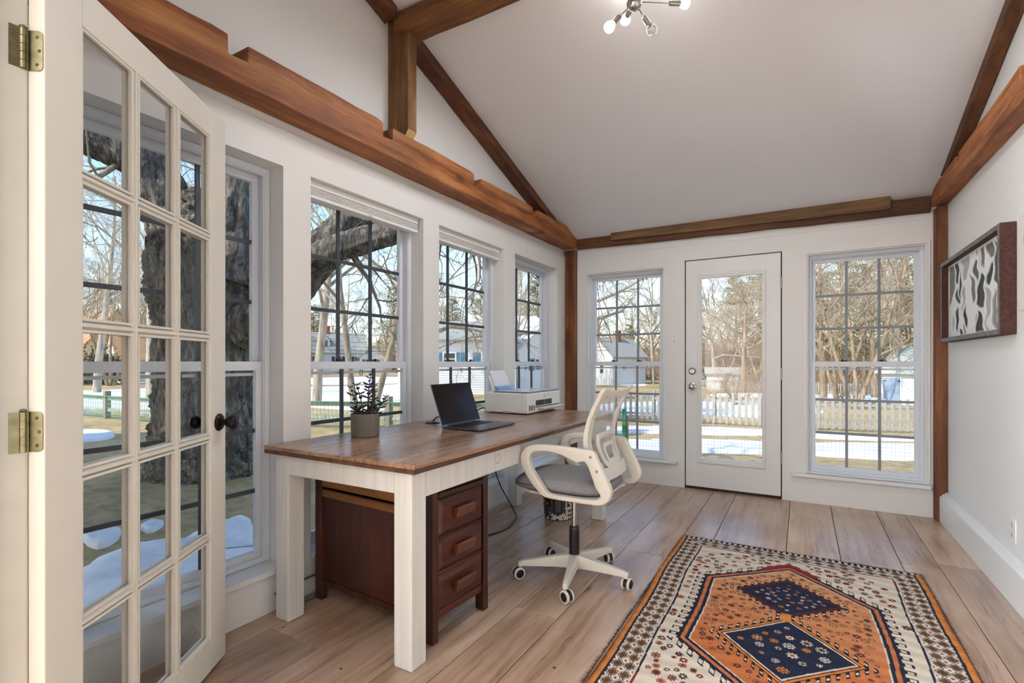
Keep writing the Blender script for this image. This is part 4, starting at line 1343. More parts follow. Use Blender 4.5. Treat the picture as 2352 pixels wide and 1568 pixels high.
rm.f = [(i * (nZ + 1) + j, i * (nZ + 1) + j + 1, (i + 1) * (nZ + 1) + j + 1, (i + 1) * (nZ + 1) + j) for i in range(nY) for j in range(nZ)]
RELM = attr_mat('relief_glaze', 'Col', 0.40)
RELM.node_tree.nodes['Principled BSDF'].inputs['Specular IOR Level'].default_value = 0.1
ro = put('relief', rm, RELM, pc, smooth=True)
ca_ = ro.data.attributes.new('Col', 'FLOAT_COLOR', 'POINT')
vv_ = val.reshape(-1)
ca_.data.foreach_set('color', np.stack([vv_, vv_ * 0.98, vv_ * 0.95 , np.ones_like(vv_)], -1).astype(np.float32).reshape(-1))

# ------------------------------------------------------------------ chandelier
NICK = plain('polished_nickel', rgb(196, 192, 186), 0.14, 1.0)
BULB_ON = emit('lit_bulb', (1.0, 0.93, 0.80, 1), 3.0)
BULB_OFF = glassy('clear_bulb', (0.93, 0.93, 0.92), 0.25)
hub = at(1457, 4, d=2.40)
cl = thing('chandelier', 'nickel branching chandelier with bare round bulbs under the ridge', 'chandelier', tuple(hub))
put('ceiling_rod', MB().tube([(hub[0], hub[1], hub[2] + 0.03), (hub[0], hub[1], 3.063)], 0.006), NICK, cl)
put('canopy', MB().lathe([(0.06, 0), (0.058, 0.012), (0.03, 0.02)], (hub[0], hub[1], 3.04), 24), NICK, cl)
put('hub_ball', MB().ball(hub, 0.038, 20, 14, (1, 1, 1.12)), NICK, cl, smooth=True)
targets = [at(1400, 62, d=2.36), at(1437, 45, d=2.52), at(1497, 68, d=2.34), at(1573, 8, d=2.46)]
lit = [True, True, False, True]
ups = [(-0.17, 0.02, 0.13), (0.10, 0.18, 0.14), (0.12, -0.14, 0.16), (-0.10, 0.16, 0.17), (-0.14, -0.14, 0.15), (0.17, 0.04, 0.15), (0.0, 0.05, 0.02)]
for d_ in ups[:6]:
    targets.append(hub + np.array(d_))
    lit.append(True)
for tgt, on in zip(targets, lit):
    v = np.array(tgt) - hub
    L = np.linalg.norm(v)
    d_ = v / L
    if not on:
        v = v
    arm = put('arm', MB().tube([hub + d_ * 0.03, hub + d_ * (L - 0.085)], 0.0028, 6), NICK, cl)
    put('socket', MB().lathe([(0.004, 0), (0.010, 0.004), (0.0135, 0.014), (0.0135, 0.062), (0.012, 0.063)], hub + d_ * (L - 0.090), 16, d_), NICK, arm, smooth=False)
    bc = hub + d_ * L
    b_ = put('bulb', MB().lathe([(0.010, -0.030), (0.018, -0.020), (0.0245, -0.006), (0.0255, 0.004), (0.023, 0.014), (0.014, 0.022), (0.002, 0.026)], bc, 16, d_), BULB_ON if on else BULB_OFF, arm, smooth=True)
    if on:
        ld = bpy.data.lights.new('bulb_glow', 'POINT')
        ld.energy = BULB_GLOW_WATT
        ld.color = (1.0, 0.94, 0.86)
        ld.shadow_soft_size = 0.04
        lo2 = bpy.data.objects.new('bulb_glow', ld)
        lo2.location = bc + d_ * 0.06
        COL.objects.link(lo2)
        ld = bpy.data.lights.new('bulb_light', 'SPOT')
        ld.energy = CHANDELIER_WATT
        ld.spot_size = math.radians(172)
        ld.spot_blend = 0.35
        ld.color = (0.95, 0.97, 1.0)
        ld.shadow_soft_size = 0.05
        lo2 = bpy.data.objects.new('bulb_light', ld)
        lo2.location = bc + d_ * 0.06
        COL.objects.link(lo2)

# unseen lamp added behind the camera as fill light for the room
lt = thing('added_fill_lamp', 'added fill lamp with white globe, unseen behind the camera', 'lamp', (-1.0, -7.0, 0))
put('base', MB().lathe([(0.15, 0), (0.15, 0.02), (0.02, 0.03)], (-1.0, -7.0, 0), 24), NICK, lt)
put('pole', MB().lathe([(0.012, 0.03), (0.012, 1.22)], (-1.0, -7.0, 0), 12), NICK, lt)
put('globe_shade', MB().ball((-1.0, -7.0, 1.36), 0.14, 20, 14), emit('fill_lamp_globe', (1, 0.97, 0.94, 1), 4.0), lt, smooth=True)
for dx_, dy_ in ((0.16, 0.0), (0.0, 0.16)):
    ld = bpy.data.lights.new('added_fill_light', 'POINT')
    ld.energy = FILL_LAMP_WATT / 2
    ld.color = (0.93, 0.97, 1.0)
    ld.shadow_soft_size = 0.15
    lo2 = bpy.data.objects.new('added_fill_light', ld)
    lo2.location = (-1.0 + dx_ * 1.9, -7.0 + dy_ * 1.9, 1.36)
    COL.objects.link(lo2)

# ------------------------------------------------------------------ rug (knot by knot colours on a fine grid)
RX0, RX1, RY0, RY1 = 1.436, 2.668, -3.20, -1.330
STEP = 0.0032
nx, ny = int((RX1 - RX0) / STEP), int((RY1 - RY0) / STEP)
gx, gy = np.meshgrid(np.linspace(RX0, RX1, nx + 1), np.linspace(RY1, RY0, ny + 1), indexing='ij')
cxr, cyr = 2.052, -2.265
wv = 0.004 * np.sin(gy * 9.0) + 0.003 * np.sin(gx * 13.0)
X, Y = gx + wv, gy + 0.003 * np.sin(gx * 11.0)
C_ = {k: np.array(rgb(*v)[:3]) for k, v in dict(ivory=(214, 203, 186), navy=(34, 40, 62), orange=(190, 112, 66), lor=(208, 152, 110), brown=(112, 76, 50), dbrown=(52, 36, 34), red=(142, 42, 44), maroon=(92, 36, 36), black=(36, 30, 34), white=(222, 214, 200), gold=(204, 132, 62)).items()}
img = np.zeros((nx + 1, ny + 1, 3)) + C_['ivory']


def setc(mask, c):
    img[mask] = C_[c]


rr = np.random.default_rng(11)
bx = np.minimum(X - RX0, RX1 - X)
by = np.minimum(RY1 - Y, Y - RY0)
e_ = np.minimum(bx, by)


def flower(cx, cy, r, cols, petals=8, stretch=1.0):
    i0, i1 = int((cx - r * 1.4 - RX0) / STEP), int((cx + r * 1.4 - RX0) / STEP) + 1
    j0, j1 = int((RY1 - cy - r * 1.4) / STEP), int((RY1 - cy + r * 1.4) / STEP) + 1
    i0, j0 = max(i0, 0), max(j0, 0)
    if i0 >= nx or j0 >= ny or i1 <= 0 or j1 <= 0:
        return
    sx = gx[i0:i1, j0:j1] - cx
    sy = (gy[i0:i1, j0:j1] - cy) * stretch
    d = np.hypot(sx, sy)
    a = np.arctan2(sy, sx)
    R = r * (0.82 + 0.18 * np.cos(petals * a))
    sub = img[i0:i1, j0:j1]
    sub[d < R] = C_[cols[0]]
    sub[d < R * 0.68] = C_[cols[1]]
    sub[d < R * 0.32] = C_[cols[2]]


# hexagon field
HEX = [(cxr, -1.586), (1.690, -1.920), (1.676, -2.610), (cxr, -2.945), (2.428, -2.610), (2.414, -1.920)]


def hexdist(X, Y):
    """signed distance-like measure, positive inside"""
    d = np.full(X.shape, 9.0)
    for k in range(6):
        a, b = np.array(HEX[k]), np.array(HEX[(k + 1) % 6])
        t = b - a
        n = np.array([-t[1], t[0]]) / np.hypot(*t)
        if (np.array([cxr, cyr]) - a) @ n < 0:
            n = -n
        d = np.minimum(d, (X - a[0]) * n[0] + (Y - a[1]) * n[1])
    return d


hd = hexdist(X, Y)
# scattered flowers in the ivory ground
fl = [(('maroon', 'red', 'ivory')), (('navy', 'orange', 'maroon')), (('red', 'orange', 'navy')), (('maroon', 'navy', 'gold')), (('navy', 'brown', 'ivory')), (('brown', 'red', 'navy'))]
pts_ = []
for _ in range(2600):
    x, y = rr.uniform(1.60, 2.50), rr.uniform(RY0 + 0.17, RY1 - 0.17)
    if -0.26 < float(hexdist(np.array([x]), np.array([y]))[0]) < -0.075 and all((x - a) ** 2 + (y - b) ** 2 > 0.033 ** 2 for a, b, _ in pts_):
        pts_.append((x, y, rr.uniform(0.012, 0.022)))
for x, y, r in pts_:
    flower(x, y, r, fl[rr.integers(len(fl))], stretch=rr.uniform(0.8, 1.2))
# combs round the hexagon
ang_ = X * 0.9 + Y
cmb = (hd < -0.012) & (hd > -0.062)
tooth = (np.sin((np.where(np.abs(Y - cyr) < 0.36, Y, X * 1.15)) * 2 * PI / 0.052) > 0)
setc(cmb, 'ivory')
setc(cmb & tooth & (hd > -0.050), 'black')
setc(cmb & tooth & (hd > -0.042) & (hd < -0.022) & (np.sin((np.where(np.abs(Y - cyr) < 0.36, Y, X * 1.15)) * 2 * PI / 0.052) > 0.55), 'ivory')
setc((hd > -0.014) & (hd <= 0), 'navy')
setc((hd > 0) & (hd <= 0.016), 'orange')
setc((hd > 0.016) & (hd <= 0.030), 'navy')
ins = hd > 0.030
t_ab = np.clip((-1.7 - Y) / 0.9, 0, 1)[..., None]
img = np.where(ins[..., None], C_['lor'] * (1 - t_ab) + C_['orange'] * t_ab, img)
setc((hd > 0.030) & (hd < 0.036), 'ivory')
# red spandrel at the far apex
setc((hd > -0.04) & (hd < -0.005) & (np.abs(X - cxr) < 0.13) & (Y > -1.68), 'red')
pts2 = []
D1 = (2.056, -1.987, 0.195, 0.187)
D2 = (2.056, -2.478, 0.232, 0.238)
dia = lambda X, Y, D: np.abs(X - D[0]) / D[2] + np.abs(Y - D[1]) / D[3]
for _ in range(3000):
    x, y = rr.uniform(1.72, 2.39), rr.uniform(-2.88, -1.64)
    if float(hexdist(np.array([x]), np.array([y]))[0]) > 0.058 and min(dia(x, y, D1), dia(x, y, D2)) > 1.42 and all((x - a) ** 2 + (y - b) ** 2 > 0.031 ** 2 for a, b, _ in pts2):
        pts2.append((x, y, rr.uniform(0.009, 0.019)))
fo2 = [('maroon', 'brown', 'navy'), ('navy', 'maroon', 'lor'), ('brown', 'orange', 'maroon'), ('maroon', 'lor', 'navy'), ('dbrown', 'lor', 'brown')]
for x, y, r in pts2:
    flower(x, y, r, fo2[rr.integers(len(fo2))])
# two medallions with hooked combs
for D_, k in ((D1, 0), (D2, 1)):
    dd = dia(X, Y, D_)
    s_ = (X - D_[0]) * np.sign(Y - D_[1]) * 1.0 + (Y - D_[1]) * 0.0
    th = np.sin(X * 2 * PI / 0.030) > 0.1
    sc_ = D_[2]
    setc((dd > 1.0 + 0.03 / sc_) & (dd < 1.0 + 0.075 / sc_) & th & ins, 'black')
    setc((dd > 1.0 + 0.05 / sc_) & (dd < 1.0 + 0.062 / sc_) & th & (np.sin(X * 2 * PI / 0.030) > 0.6) & ins, 'ivory')
    setc((dd <= 1.0 + 0.034 / sc_), 'black')
    setc((dd <= 1.0 + 0.028 / sc_), 'maroon' if k == 0 else 'gold')
    setc((dd <= 1.0 + 0.016 / sc_), 'maroon')
    setc((dd <= 1.0 + 0.006 / sc_), 'ivory' if k else 'navy')
    setc((dd <= 1.0 - 0.004 / sc_), 'navy')
    done = []
    for _ in range(900):
        x, y = rr.uniform(D_[0] - D_[2], D_[0] + D_[2]), rr.uniform(D_[1] - D_[3], D_[1] + D_[3])
        r = rr.uniform(0.008, 0.013) if k == 0 else rr.uniform(0.011, 0.024)
        if dia(x, y, D_) < 0.80 and all((x - a) ** 2 + (y - b) ** 2 > (0.032 if k == 0 else 0.052) ** 2 for a, b in done):
            done.append((x, y))
            flower(x, y, r, [('white', 'navy', 'white'), ('gold', 'navy', 'ivory'), ('ivory', 'brown', 'navy'), ('white', 'lor', 'maroon'), ('gold', 'maroon', 'gold')][rr.integers(5)])
setc((np.abs(X - cxr) < 0.020) & (Y < D1[1] - D1[3] + 0.004) & (Y > D2[1] + D2[3] - 0.010), 'gold')
# border: guard lines and diamond lattice
setc(e_ < 0.150, 'navy')
setc((e_ < 0.150) & (e_ > 0.143) & ((np.abs(bx - 0.15) < 0.1) & (np.abs(by - 0.15) < 0.12)), 'red')
setc(e_ < 0.141, 'ivory')
lat = (e_ < 0.135) & (e_ > 0.042)
along = np.where(bx < by, Y, X)
acr = e_ - 0.042
p1 = np.abs(((along / 0.060) % 1) - 0.5) * 2
p2 = np.abs(((acr / 0.0465) % 1) - 0.5) * 2
dm = p1 + p2
setc(lat, 'white')
setc(lat & (dm < 0.88), 'black')
setc(lat & (dm < 0.74), 'brown')
setc(lat & (dm < 0.22), 'dbrown')
setc(lat & (dm > 1.70), 'red')
setc(lat & (np.abs(dm - 1.12) < 0.09), 'black')
setc(e_ < 0.042, 'navy')
setc((bx < 0.032) & (bx < by), 'gold')
setc((bx < 0.018) & (bx < by), 'orange')
setc((bx < 0.010) & (bx < by), 'brown')
setc((by < 0.036) & (by <= bx), 'ivory')
setc((by < 0.036) & (by <= bx) & (np.abs(((X / 0.03) % 1) - 0.5) > 0.25), 'dbrown')
setc((by < 0.012) & (by <= bx), 'dbrown')
img *= (1 + 0.16 * (rr.random(img.shape[:2])[..., None] - 0.5))
img *= (1 + 0.10 * np.sin(gy * 75 + 3 * np.sin(gx * 5)))[..., None]
img = np.clip(img, 0, 1)
zr = 0.0105 + 0.0012 * rr.random(gx.shape) + 0.0015 * np.sin(gx * 6) * np.sin(gy * 5)
ed = np.minimum(np.minimum(gx - RX0, RX1 - gx), np.minimum(RY1 - gy, gy - RY0))
zr = np.where(ed < 0.004, 0.003, zr)
rg = thing('rug', 'patterned orange and navy wool rug with two diamond medallions', 'rug', (cxr, cyr, 0))
wig = 0.010 * np.sin(gy * 3.1 + 0.5) * ((gx < cxr) * 1.0) - 0.006 * np.sin(gy * 2.3) * (gx >= cxr)
rv = np.stack([gx - wig * np.abs(gx - cxr) / 0.6 - cxr, gy - cyr, zr], -1).reshape(-1, 3).astype(np.float32)
idx = (np.arange(nx)[:, None] * (ny + 1) + np.arange(ny)[None, :]).reshape(-1)
quads = np.stack([idx, idx + 1, idx + ny + 2, idx + ny + 1], -1).astype(np.int32)
me = bpy.data.meshes.new('pile')
me.vertices.add(len(rv))
me.vertices.foreach_set('co', rv.reshape(-1))
me.loops.add(quads.size)
me.loops.foreach_set('vertex_index', quads.reshape(-1))
me.polygons.add(len(quads))
me.polygons.foreach_set('loop_start', np.arange(0, quads.size, 4, dtype=np.int32))
me.update(calc_edges=True)
me.validate()
ca_ = me.attributes.new('Col', 'FLOAT_COLOR', 'POINT')
ca_.data.foreach_set('color', np.concatenate([img, np.ones(img.shape[:2] + (1,))], -1).astype(np.float32).reshape(-1))
me.materials.append(attr_mat('rug_wool', 'Col', 0.95, 0.5, 420.0))
po = bpy.data.objects.new('pile', me)
COL.objects.link(po)
po.parent = rg
# ragged fringe: many fine threads, one part
fr = MB()
fr2 = random.Random(4)
for _ in range(900):
    x = fr2.uniform(RX0, RX1)
    a = fr2.uniform(-0.6, 0.6)
    L = fr2.uniform(0.010, 0.032)
    y = RY1 - 0.004
    fr.add([(x - 0.0016, y, 0.008), (x + 0.0016, y, 0.008), (x + math.sin(a) * L, y + math.cos(a) * L, fr2.uniform(0.002, 0.012))], [(0, 1, 2)])
for _ in range(1500):
    side = fr2.random() < 0.5
    y = fr2.uniform(RY0, RY1)
    L = fr2.uniform(0.006, 0.018)
    a = fr2.uniform(-0.7, 0.7)
    x = RX0 + 0.002 if side else RX1 - 0.002
    s = -1 if side else 1
    fr.add([(x, y - 0.002, 0.008), (x, y + 0.002, 0.008), (x + s * math.cos(a) * L, y + math.sin(a) * L, fr2.uniform(0.002, 0.012))], [(0, 1, 2)])
fo_ = put('fringe', fr, plain('fringe_brown', rgb(86, 66, 50), 0.95, var=0.4, scale=200), rg)
fo_['kind'] = 'stuff'

# ================================================================== outside
def noise_col(name, stops, scale, rough=0.95, detail=8.0, bump=0.0, scale2=None):
    k = NT(name)
    co = k.n('TexCoord').outputs['Object']
    n1 = k.n('TexNoise', Vector=co, Scale=scale, Detail=detail, Roughness=0.7).outputs[0]
    if scale2:
        n2 = k.n('TexNoise', Vector=co, Scale=scale2, Detail=4.0).outputs[0]
        n1 = k.math('ADD', k.math('MULTIPLY', n1, 0.6), k.math('MULTIPLY', n2, 0.4))
    k.set(Base_Color=k.ramp(n1, stops), Roughness=rough)
    k.b.inputs['Specular IOR Level'].default_value = 0.15
    if bump:
        k.bump(n1, bump, 0.05)
    return k.m


LAWN = noise_col('winter_lawn', [(0.34, rgb(118, 114, 80)), (0.48, rgb(176, 154, 114)), (0.62, rgb(202, 178, 138)), (0.75, rgb(158, 142, 102))], 5.0, scale2=0.25, bump=0.6)
SNOW = noise_col('old_snow', [(0.3, rgb(214, 218, 226)), (0.6, rgb(240, 241, 243))], 3.0, 0.6, bump=0.5)
ROADM = noise_col('road_asphalt', [(0.3, rgb(126, 124, 122)), (0.7, rgb(158, 154, 150))], 2.0)
gxs = np.concatenate([np.linspace(-170, -24, 12), np.linspace(-22, 22, 45), np.linspace(24, 130, 10)])
gys = np.concatenate([np.linspace(-60, -6, 6), np.linspace(-5, 50, 90), np.linspace(52, 200, 8)])
gm = MB()
gm.v = [(float(x), float(y), terrain(x, y)) for x in gxs for y in gys]
gm.nv = len(gm.v)
ngy = len(gys)
gm.f = [(i * ngy + j, (i + 1) * ngy + j, (i + 1) * ngy + j + 1, i * ngy + j + 1) for i in range(len(gxs) - 1) for j in range(ngy - 1)]
g_ = put('ground', gm, LAWN, smooth=True)
struct(g_, 'dry winter lawn around the house')


def ground_poly(name, px, mat, h, label=None, seed=0, rough=0.10, struct_=False):
    """irregular patch lying on the ground; outline given as photo pixels that fall on the ground"""
    r = random.Random(seed)
    P = np.array([on_ground(u, v)[:2] for u, v in px])
    P = np.array(smooth_poly(P, 5))
    c = P.mean(0)
    d = P - c
    jit = np.array([[1 + r.uniform(-rough, rough)] for _ in P])
    P = c + d * jit
    n = len(P)
    m = MB()
    rings = [(1.0, 0.0), (0.94, 0.7), (0.75, 1.0), (0.4, 0.95)]
    v = []
    for f_, hh in rings:
        wob_ = [r.uniform(-0.2, 0.2) for _ in P]
        wob_ = [(wob_[i - 1] + wob_[i] + wob_[(i + 1) % n]) / 2 for i in range(n)]
        for qi, q in enumerate(P):
            w = c + (q - c) * f_
            v.append((w[0], w[1], terrain(*w) + (0.012 if hh else -0.02) + h * hh * (1 + wob_[qi] if hh else 1)))
    v.append((c[0], c[1], terrain(*c) + 0.012 + h))
    f = []
    for k in range(len(rings) - 1):
        f += [(k * n + i, k * n + (i + 1) % n, (k + 1) * n + (i + 1) % n, (k + 1) * n + i) for i in range(n)]
    k = len(rings) - 1
    f += [(k * n + i, k * n + (i + 1) % n, (k + 1) * n) for i in range(n)]
    m.add(v, f)
    o = put(name, m, mat, smooth=True)
    if struct_:
        struct(o, label)
    else:
        tag(o, label, 'snow', kind='stuff')
    return o


ground_poly('road', [(-200, 880), (200, 877), (600, 875), (1000, 872), (1180, 871), (1180, 862), (1000, 862), (600, 863), (200, 865), (-200, 867)], ROADM, 0.01, 'grey road beyond the left yard', 1, 0.0, True)
snow = [
    ([(60, 905), (250, 896), (480, 890), (720, 888), (1000, 884), (1000, 922), (860, 944), (700, 938), (430, 938), (250, 944), (60, 950)], 0.05, 'wide snow field behind the rail fence on the left'),
    ([(640, 872), (760, 868), (900, 866), (1010, 872), (900, 880), (700, 884)], 0.10, 'thin bank of snow along the far road edge'),
    ([(120, 1560), (120, 1400), (170, 1330), (250, 1290), (330, 1258), (400, 1262), (455, 1236), (520, 1204), (575, 1200), (600, 1256), (680, 1268), (790, 1250), (800, 1300), (640, 1380), (420, 1500)], 0.10, 'near snowdrift in the shade below the left windows'),
    ([(188, 1226), (232, 1216), (278, 1222), (268, 1244), (228, 1262), (196, 1250)], 0.05, 'small snow patch left of the near drift'),
    ([(322, 1214), (348, 1202), (376, 1203), (366, 1216), (340, 1226)], 0.04, 'tiny snow patch on the shaded lawn'),
    ([(150, 994), (200, 988), (252, 990), (264, 1002), (232, 1012), (170, 1014)], 0.04, 'flat snow patch on the sunlit lawn before the fence'),
    ([(1360, 982), (1500, 980), (1640, 984), (1780, 990), (1920, 1000), (2140, 1008), (2140, 1016), (1920, 1009), (1780, 1001), (1640, 1000), (1500, 996), (1360, 994)], 0.05, 'snow strip in front of the near picket fence'),
    ([(1360, 1015), (1500, 1012), (1680, 1014), (1860, 1020), (2140, 1026), (2160, 1058), (1900, 1050), (1700, 1042), (1520, 1040), (1360, 1036)], 0.06, 'broad snow strip close to the back door'),
    ([(1360, 928), (1500, 922), (1700, 920), (1800, 930), (1880, 940), (1860, 962), (1700, 960), (1540, 956), (1360, 950)], 0.05, 'snow field behind the near picket fence'),
    ([(1340, 876), (1400, 875), (1470, 880), (1480, 886), (1400, 884), (1340, 883)], 0.05, 'narrow snow strip across the far lawn'),
    ([(1640, 905), (1700, 903), (1760, 905), (1770, 912), (1700, 911), (1640, 911)], 0.05, 'thin snow strip at the foot of the round bush'),
    ([(1860, 906), (1950, 903), (2040, 908), (2050, 920), (1950, 918), (1860, 916)], 0.04, 'snow strip between the two picket fences'),
]
for k, (px, h, lab) in enumerate(snow):
    ground_poly('snow_patch', px, SNOW, h, lab, 20 + k, 0.03 if k in (2, 3, 4, 5) else 0.10)

# ------------------------------------------------------------------ trees


def bark(name, dark, mid, light, sc=1.0, bump=0.8):
    k = NT(name)
    co = k.n('TexCoord').outputs['Object']
    mp = k.n('Mapping', Vector=co, Scale=(9 * sc, 9 * sc, 1.6 * sc)).outputs[0]
    n1 = k.n('TexNoise', Vector=mp, Scale=1.0, Detail=7.0, Roughness=0.7, Distortion=0.6).outputs[0]
    k.set(Base_Color=k.ramp(n1, [(0.32, dark), (0.5, mid), (0.68, light)]), Roughness=0.95)
    k.b.inputs['Specular IOR Level'].default_value = 0.1
    k.bump(n1, bump, 0.08)
    return k.m


BARK_OLD = bark('furrowed_old_bark', rgb(40, 38, 40), rgb(126, 120, 114), rgb(198, 188, 174), 1.5, 1.0)
BARK = bark('pale_bark', rgb(128, 116, 102), rgb(180, 166, 146), rgb(212, 200, 182), 1.0)
BARK_B = bark('brown_bark', rgb(108, 90, 72), rgb(164, 142, 116), rgb(200, 178, 150), 1.0)
TWIG = noise_col('tan_twigs', [(0.3, rgb(150, 132, 110)), (0.7, rgb(208, 190, 164))], 0.6)
TWIG_R = noise_col('reddish_twigs', [(0.3, rgb(150, 126, 104)), (0.7, rgb(204, 176, 148))], 0.6)
NEEDLE = noise_col('pine_needles', [(0.3, rgb(64, 76, 40)), (0.55, rgb(112, 116, 62)), (0.75, rgb(150, 144, 84))], 1.2)
EVERG = noise_col('dark_evergreen', [(0.3, rgb(38, 46, 32)), (0.6, rgb(84, 90, 60)), (0.8, rgb(160, 160, 130))], 6.0)


def perp(d, r):
    a = np.cross(d, (0.3, 0.5, 0.8) if abs(d[2]) > 0.9 else (0, 0, 1.0))
    a /= np.linalg.norm(a)
    b = np.cross(d, a)
    t = r.uniform(0, 2 * PI)
    return a * math.cos(t) + b * math.sin(t)


def grow(r, p, d, L, rad, lvl, out, P):
    n = (7, 6, 4, 3, 3)[lvl]
    pts, rr_ = [np.array(p, float)], [rad]
    d = np.array(d, float)
    for i in range(n):
        d = d + np.array([r.gauss(0, 1), r.gauss(0, 1), r.gauss(0, 1)]) * P['wob'][lvl] + np.array([0, 0, P['up'][lvl]])
        d /= np.linalg.norm(d)
        pts.append(pts[-1] + d * L / n)
        rr_.append(max(rad * (1 - (i + 1) / n * P['tap'][lvl]), P.get('rmin', 0.004)))
    out.append((pts, rr_, lvl))
    if lvl + 1 >= P['levels']:
        return
    k = P['n'][lvl]
    for i in range(k):
        t = P['t0'][lvl] + (1 - P['t0'][lvl]) * (i + r.random()) / k
        f = min(t, 0.999) * n
        j = int(f)
        q = pts[j] + (pts[j + 1] - pts[j]) * (f - j)
        dd = pts[j + 1] - pts[j]
        dd /= np.linalg.norm(dd)
        an = math.radians(P['ang'][lvl] * r.uniform(0.7, 1.3))
        nd = dd * math.cos(an) + perp(dd, r) * math.sin(an)
        grow(r, q, nd, L * P['ratio'][lvl] * r.uniform(0.7, 1.15) * (1.1 - 0.5 * t), rr_[j] * P['rr'][lvl], lvl + 1, out, P)


def branch_mesh(out, lv, sides):
    m = MB()
    for pts, rad, l in out:
        if l in lv:
            m.tube(pts, rad, sides[l], caps=False)
    return m


def fast_put(name, mb, mat, parent=None):
    me = bpy.data.meshes.new(name)
    me.from_pydata(mb.v, [], mb.f)
    me.materials.append(mat)
    me.polygons.foreach_set('use_smooth', [True] * len(me.polygons))
    o = bpy.data.objects.new(name, me)
    COL.objects.link(o)
    if parent:
        o.parent = parent
    return o


def tree_template(seed, P, mat, twig, trunks=1, spread=0.0, name='bare_tree'):
    r = random.Random(seed)
    out = []
    for k in range(trunks):
        a = 2 * PI * k / max(trunks, 1) + r.random()
        d = np.array([math.cos(a) * spread, math.sin(a) * spread, 1.0])
        grow(r, np.array([math.cos(a), math.sin(a), 0]) * (0.12 if trunks > 1 else 0) + np.array([0, 0, -0.05]), d / np.linalg.norm(d), P['L'] * r.uniform(0.85, 1.1), P['R'] * (0.75 if trunks > 1 else 1), 0, out, P)
    root = bpy.data.objects.new(name, None)
    COL.objects.link(root)
    fast_put('trunk', branch_mesh(out, (0,), (9, 6, 4, 3, 3)), mat, root)
    fast_put('limbs', branch_mesh(out, (1,), (9, 6, 4, 3, 3)), mat, root)
    fast_put('branches', branch_mesh(out, (2, 3, 4), (9, 6, 4, 3, 3)), twig, root)
    return root


PA = dict(L=9.5, R=0.17, levels=5, n=(11, 7, 5, 3), t0=(0.28, 0.25, 0.2, 0.2), ang=(48, 42, 40, 40), ratio=(0.52, 0.5, 0.5, 0.55), rr=(0.55, 0.55, 0.6, 0.7), wob=(0.06, 0.12, 0.16, 0.2, 0.2), up=(0.05, 0.06, 0.04, 0.02, 0.0), tap=(0.85, 0.85, 0.8, 0.7, 0.6), rmin=0.006)
PB_ = dict(PA, n=(13, 8, 6, 3), ang=(62, 50, 45, 42), L=8.0, R=0.2, ratio=(0.66, 0.5, 0.5, 0.55), up=(0.03, 0.03, 0.02, 0.0, -0.02))
PC_ = dict(PA, n=(9, 7, 5, 4), ang=(36, 38, 40, 42), L=9.0, R=0.14, ratio=(0.62, 0.55, 0.5, 0.5))
PD_ = dict(PA, L=1.5, R=0.03, levels=4, n=(7, 6, 5), t0=(0.1, 0.15, 0.2), ang=(28, 34, 38), ratio=(0.7, 0.6, 0.55), rmin=0.003)
T = [tree_template(1, PA, BARK, TWIG), tree_template(2, PB_, BARK, TWIG), tree_template(3, PC_, BARK_B, TWIG, 3, 0.32),
     tree_template(4, PB_, BARK_B, TWIG), tree_template(9, PC_, BARK, TWIG, 2, 0.18)]
BUSH = tree_template(5, PD_, BARK_B, TWIG_R, 9, 0.55, 'bare_bush')


def pine_template(seed):
    r = random.Random(seed)
    root = bpy.data.objects.new('pine_tree', None)
    COL.objects.link(root)
    fast_put('trunk', MB().tube([(0, 0, -0.1), (0.05, 0, 3), (0, 0.05, 6), (0, 0, 9.6)], [0.2, 0.17, 0.10, 0.02], 8), BARK_B, root)
    m, nd = MB(), MB()
    for k in range(70):
        z = 2.2 + 7.2 * (k + r.random()) / 70
        a = r.uniform(0, 2 * PI)
        L = (0.5 + 2.3 * (1 - (z - 2.2) / 7.4) ** 0.8) * r.uniform(0.7, 1.15)
        e = np.array([math.cos(a) * L, math.sin(a) * L, L * 0.18])
        b = np.array([0, 0, z])
        m.tube([b, b + e * 0.5, b + e], [0.03, 0.02, 0.008], 4, caps=False)
        for q in range(46):
            t = 0.25 + 0.75 * r.random()
            c = b + e * t + np.array([r.gauss(0, 0.13), r.gauss(0, 0.13), r.gauss(0, 0.10)]) * (0.5 + L * 0.4)
            d = np.array([r.gauss(0, 1), r.gauss(0, 1), r.gauss(0.3, 0.7)])
            d /= np.linalg.norm(d)
            s = perp(d, r) * 0.035
            ln = r.uniform(0.12, 0.26)
            nd.add([c - s, c + s, c + d * ln], [(0, 1, 2)])
    fast_put('boughs', m, BARK_B, root)
    fast_put('needles', nd, NEEDLE, root)
    return root


PINE = pine_template(6)
used_t = set()


def plant(tpl, u, d, scale, rot, label, cat, group, vbase=None, zs=1.0):
    p = at(u, 830, d=d)
    p[2] = terrain(p[0], p[1])
    key = tpl.name
    o = tpl if key not in used_t else clone(tpl)
    used_t.add(key)
    o.location = p
    o.rotation_euler = (0, 0, rot)
    o.scale = (scale, scale, scale * zs)
    tag(o, label, cat, group)
    return o


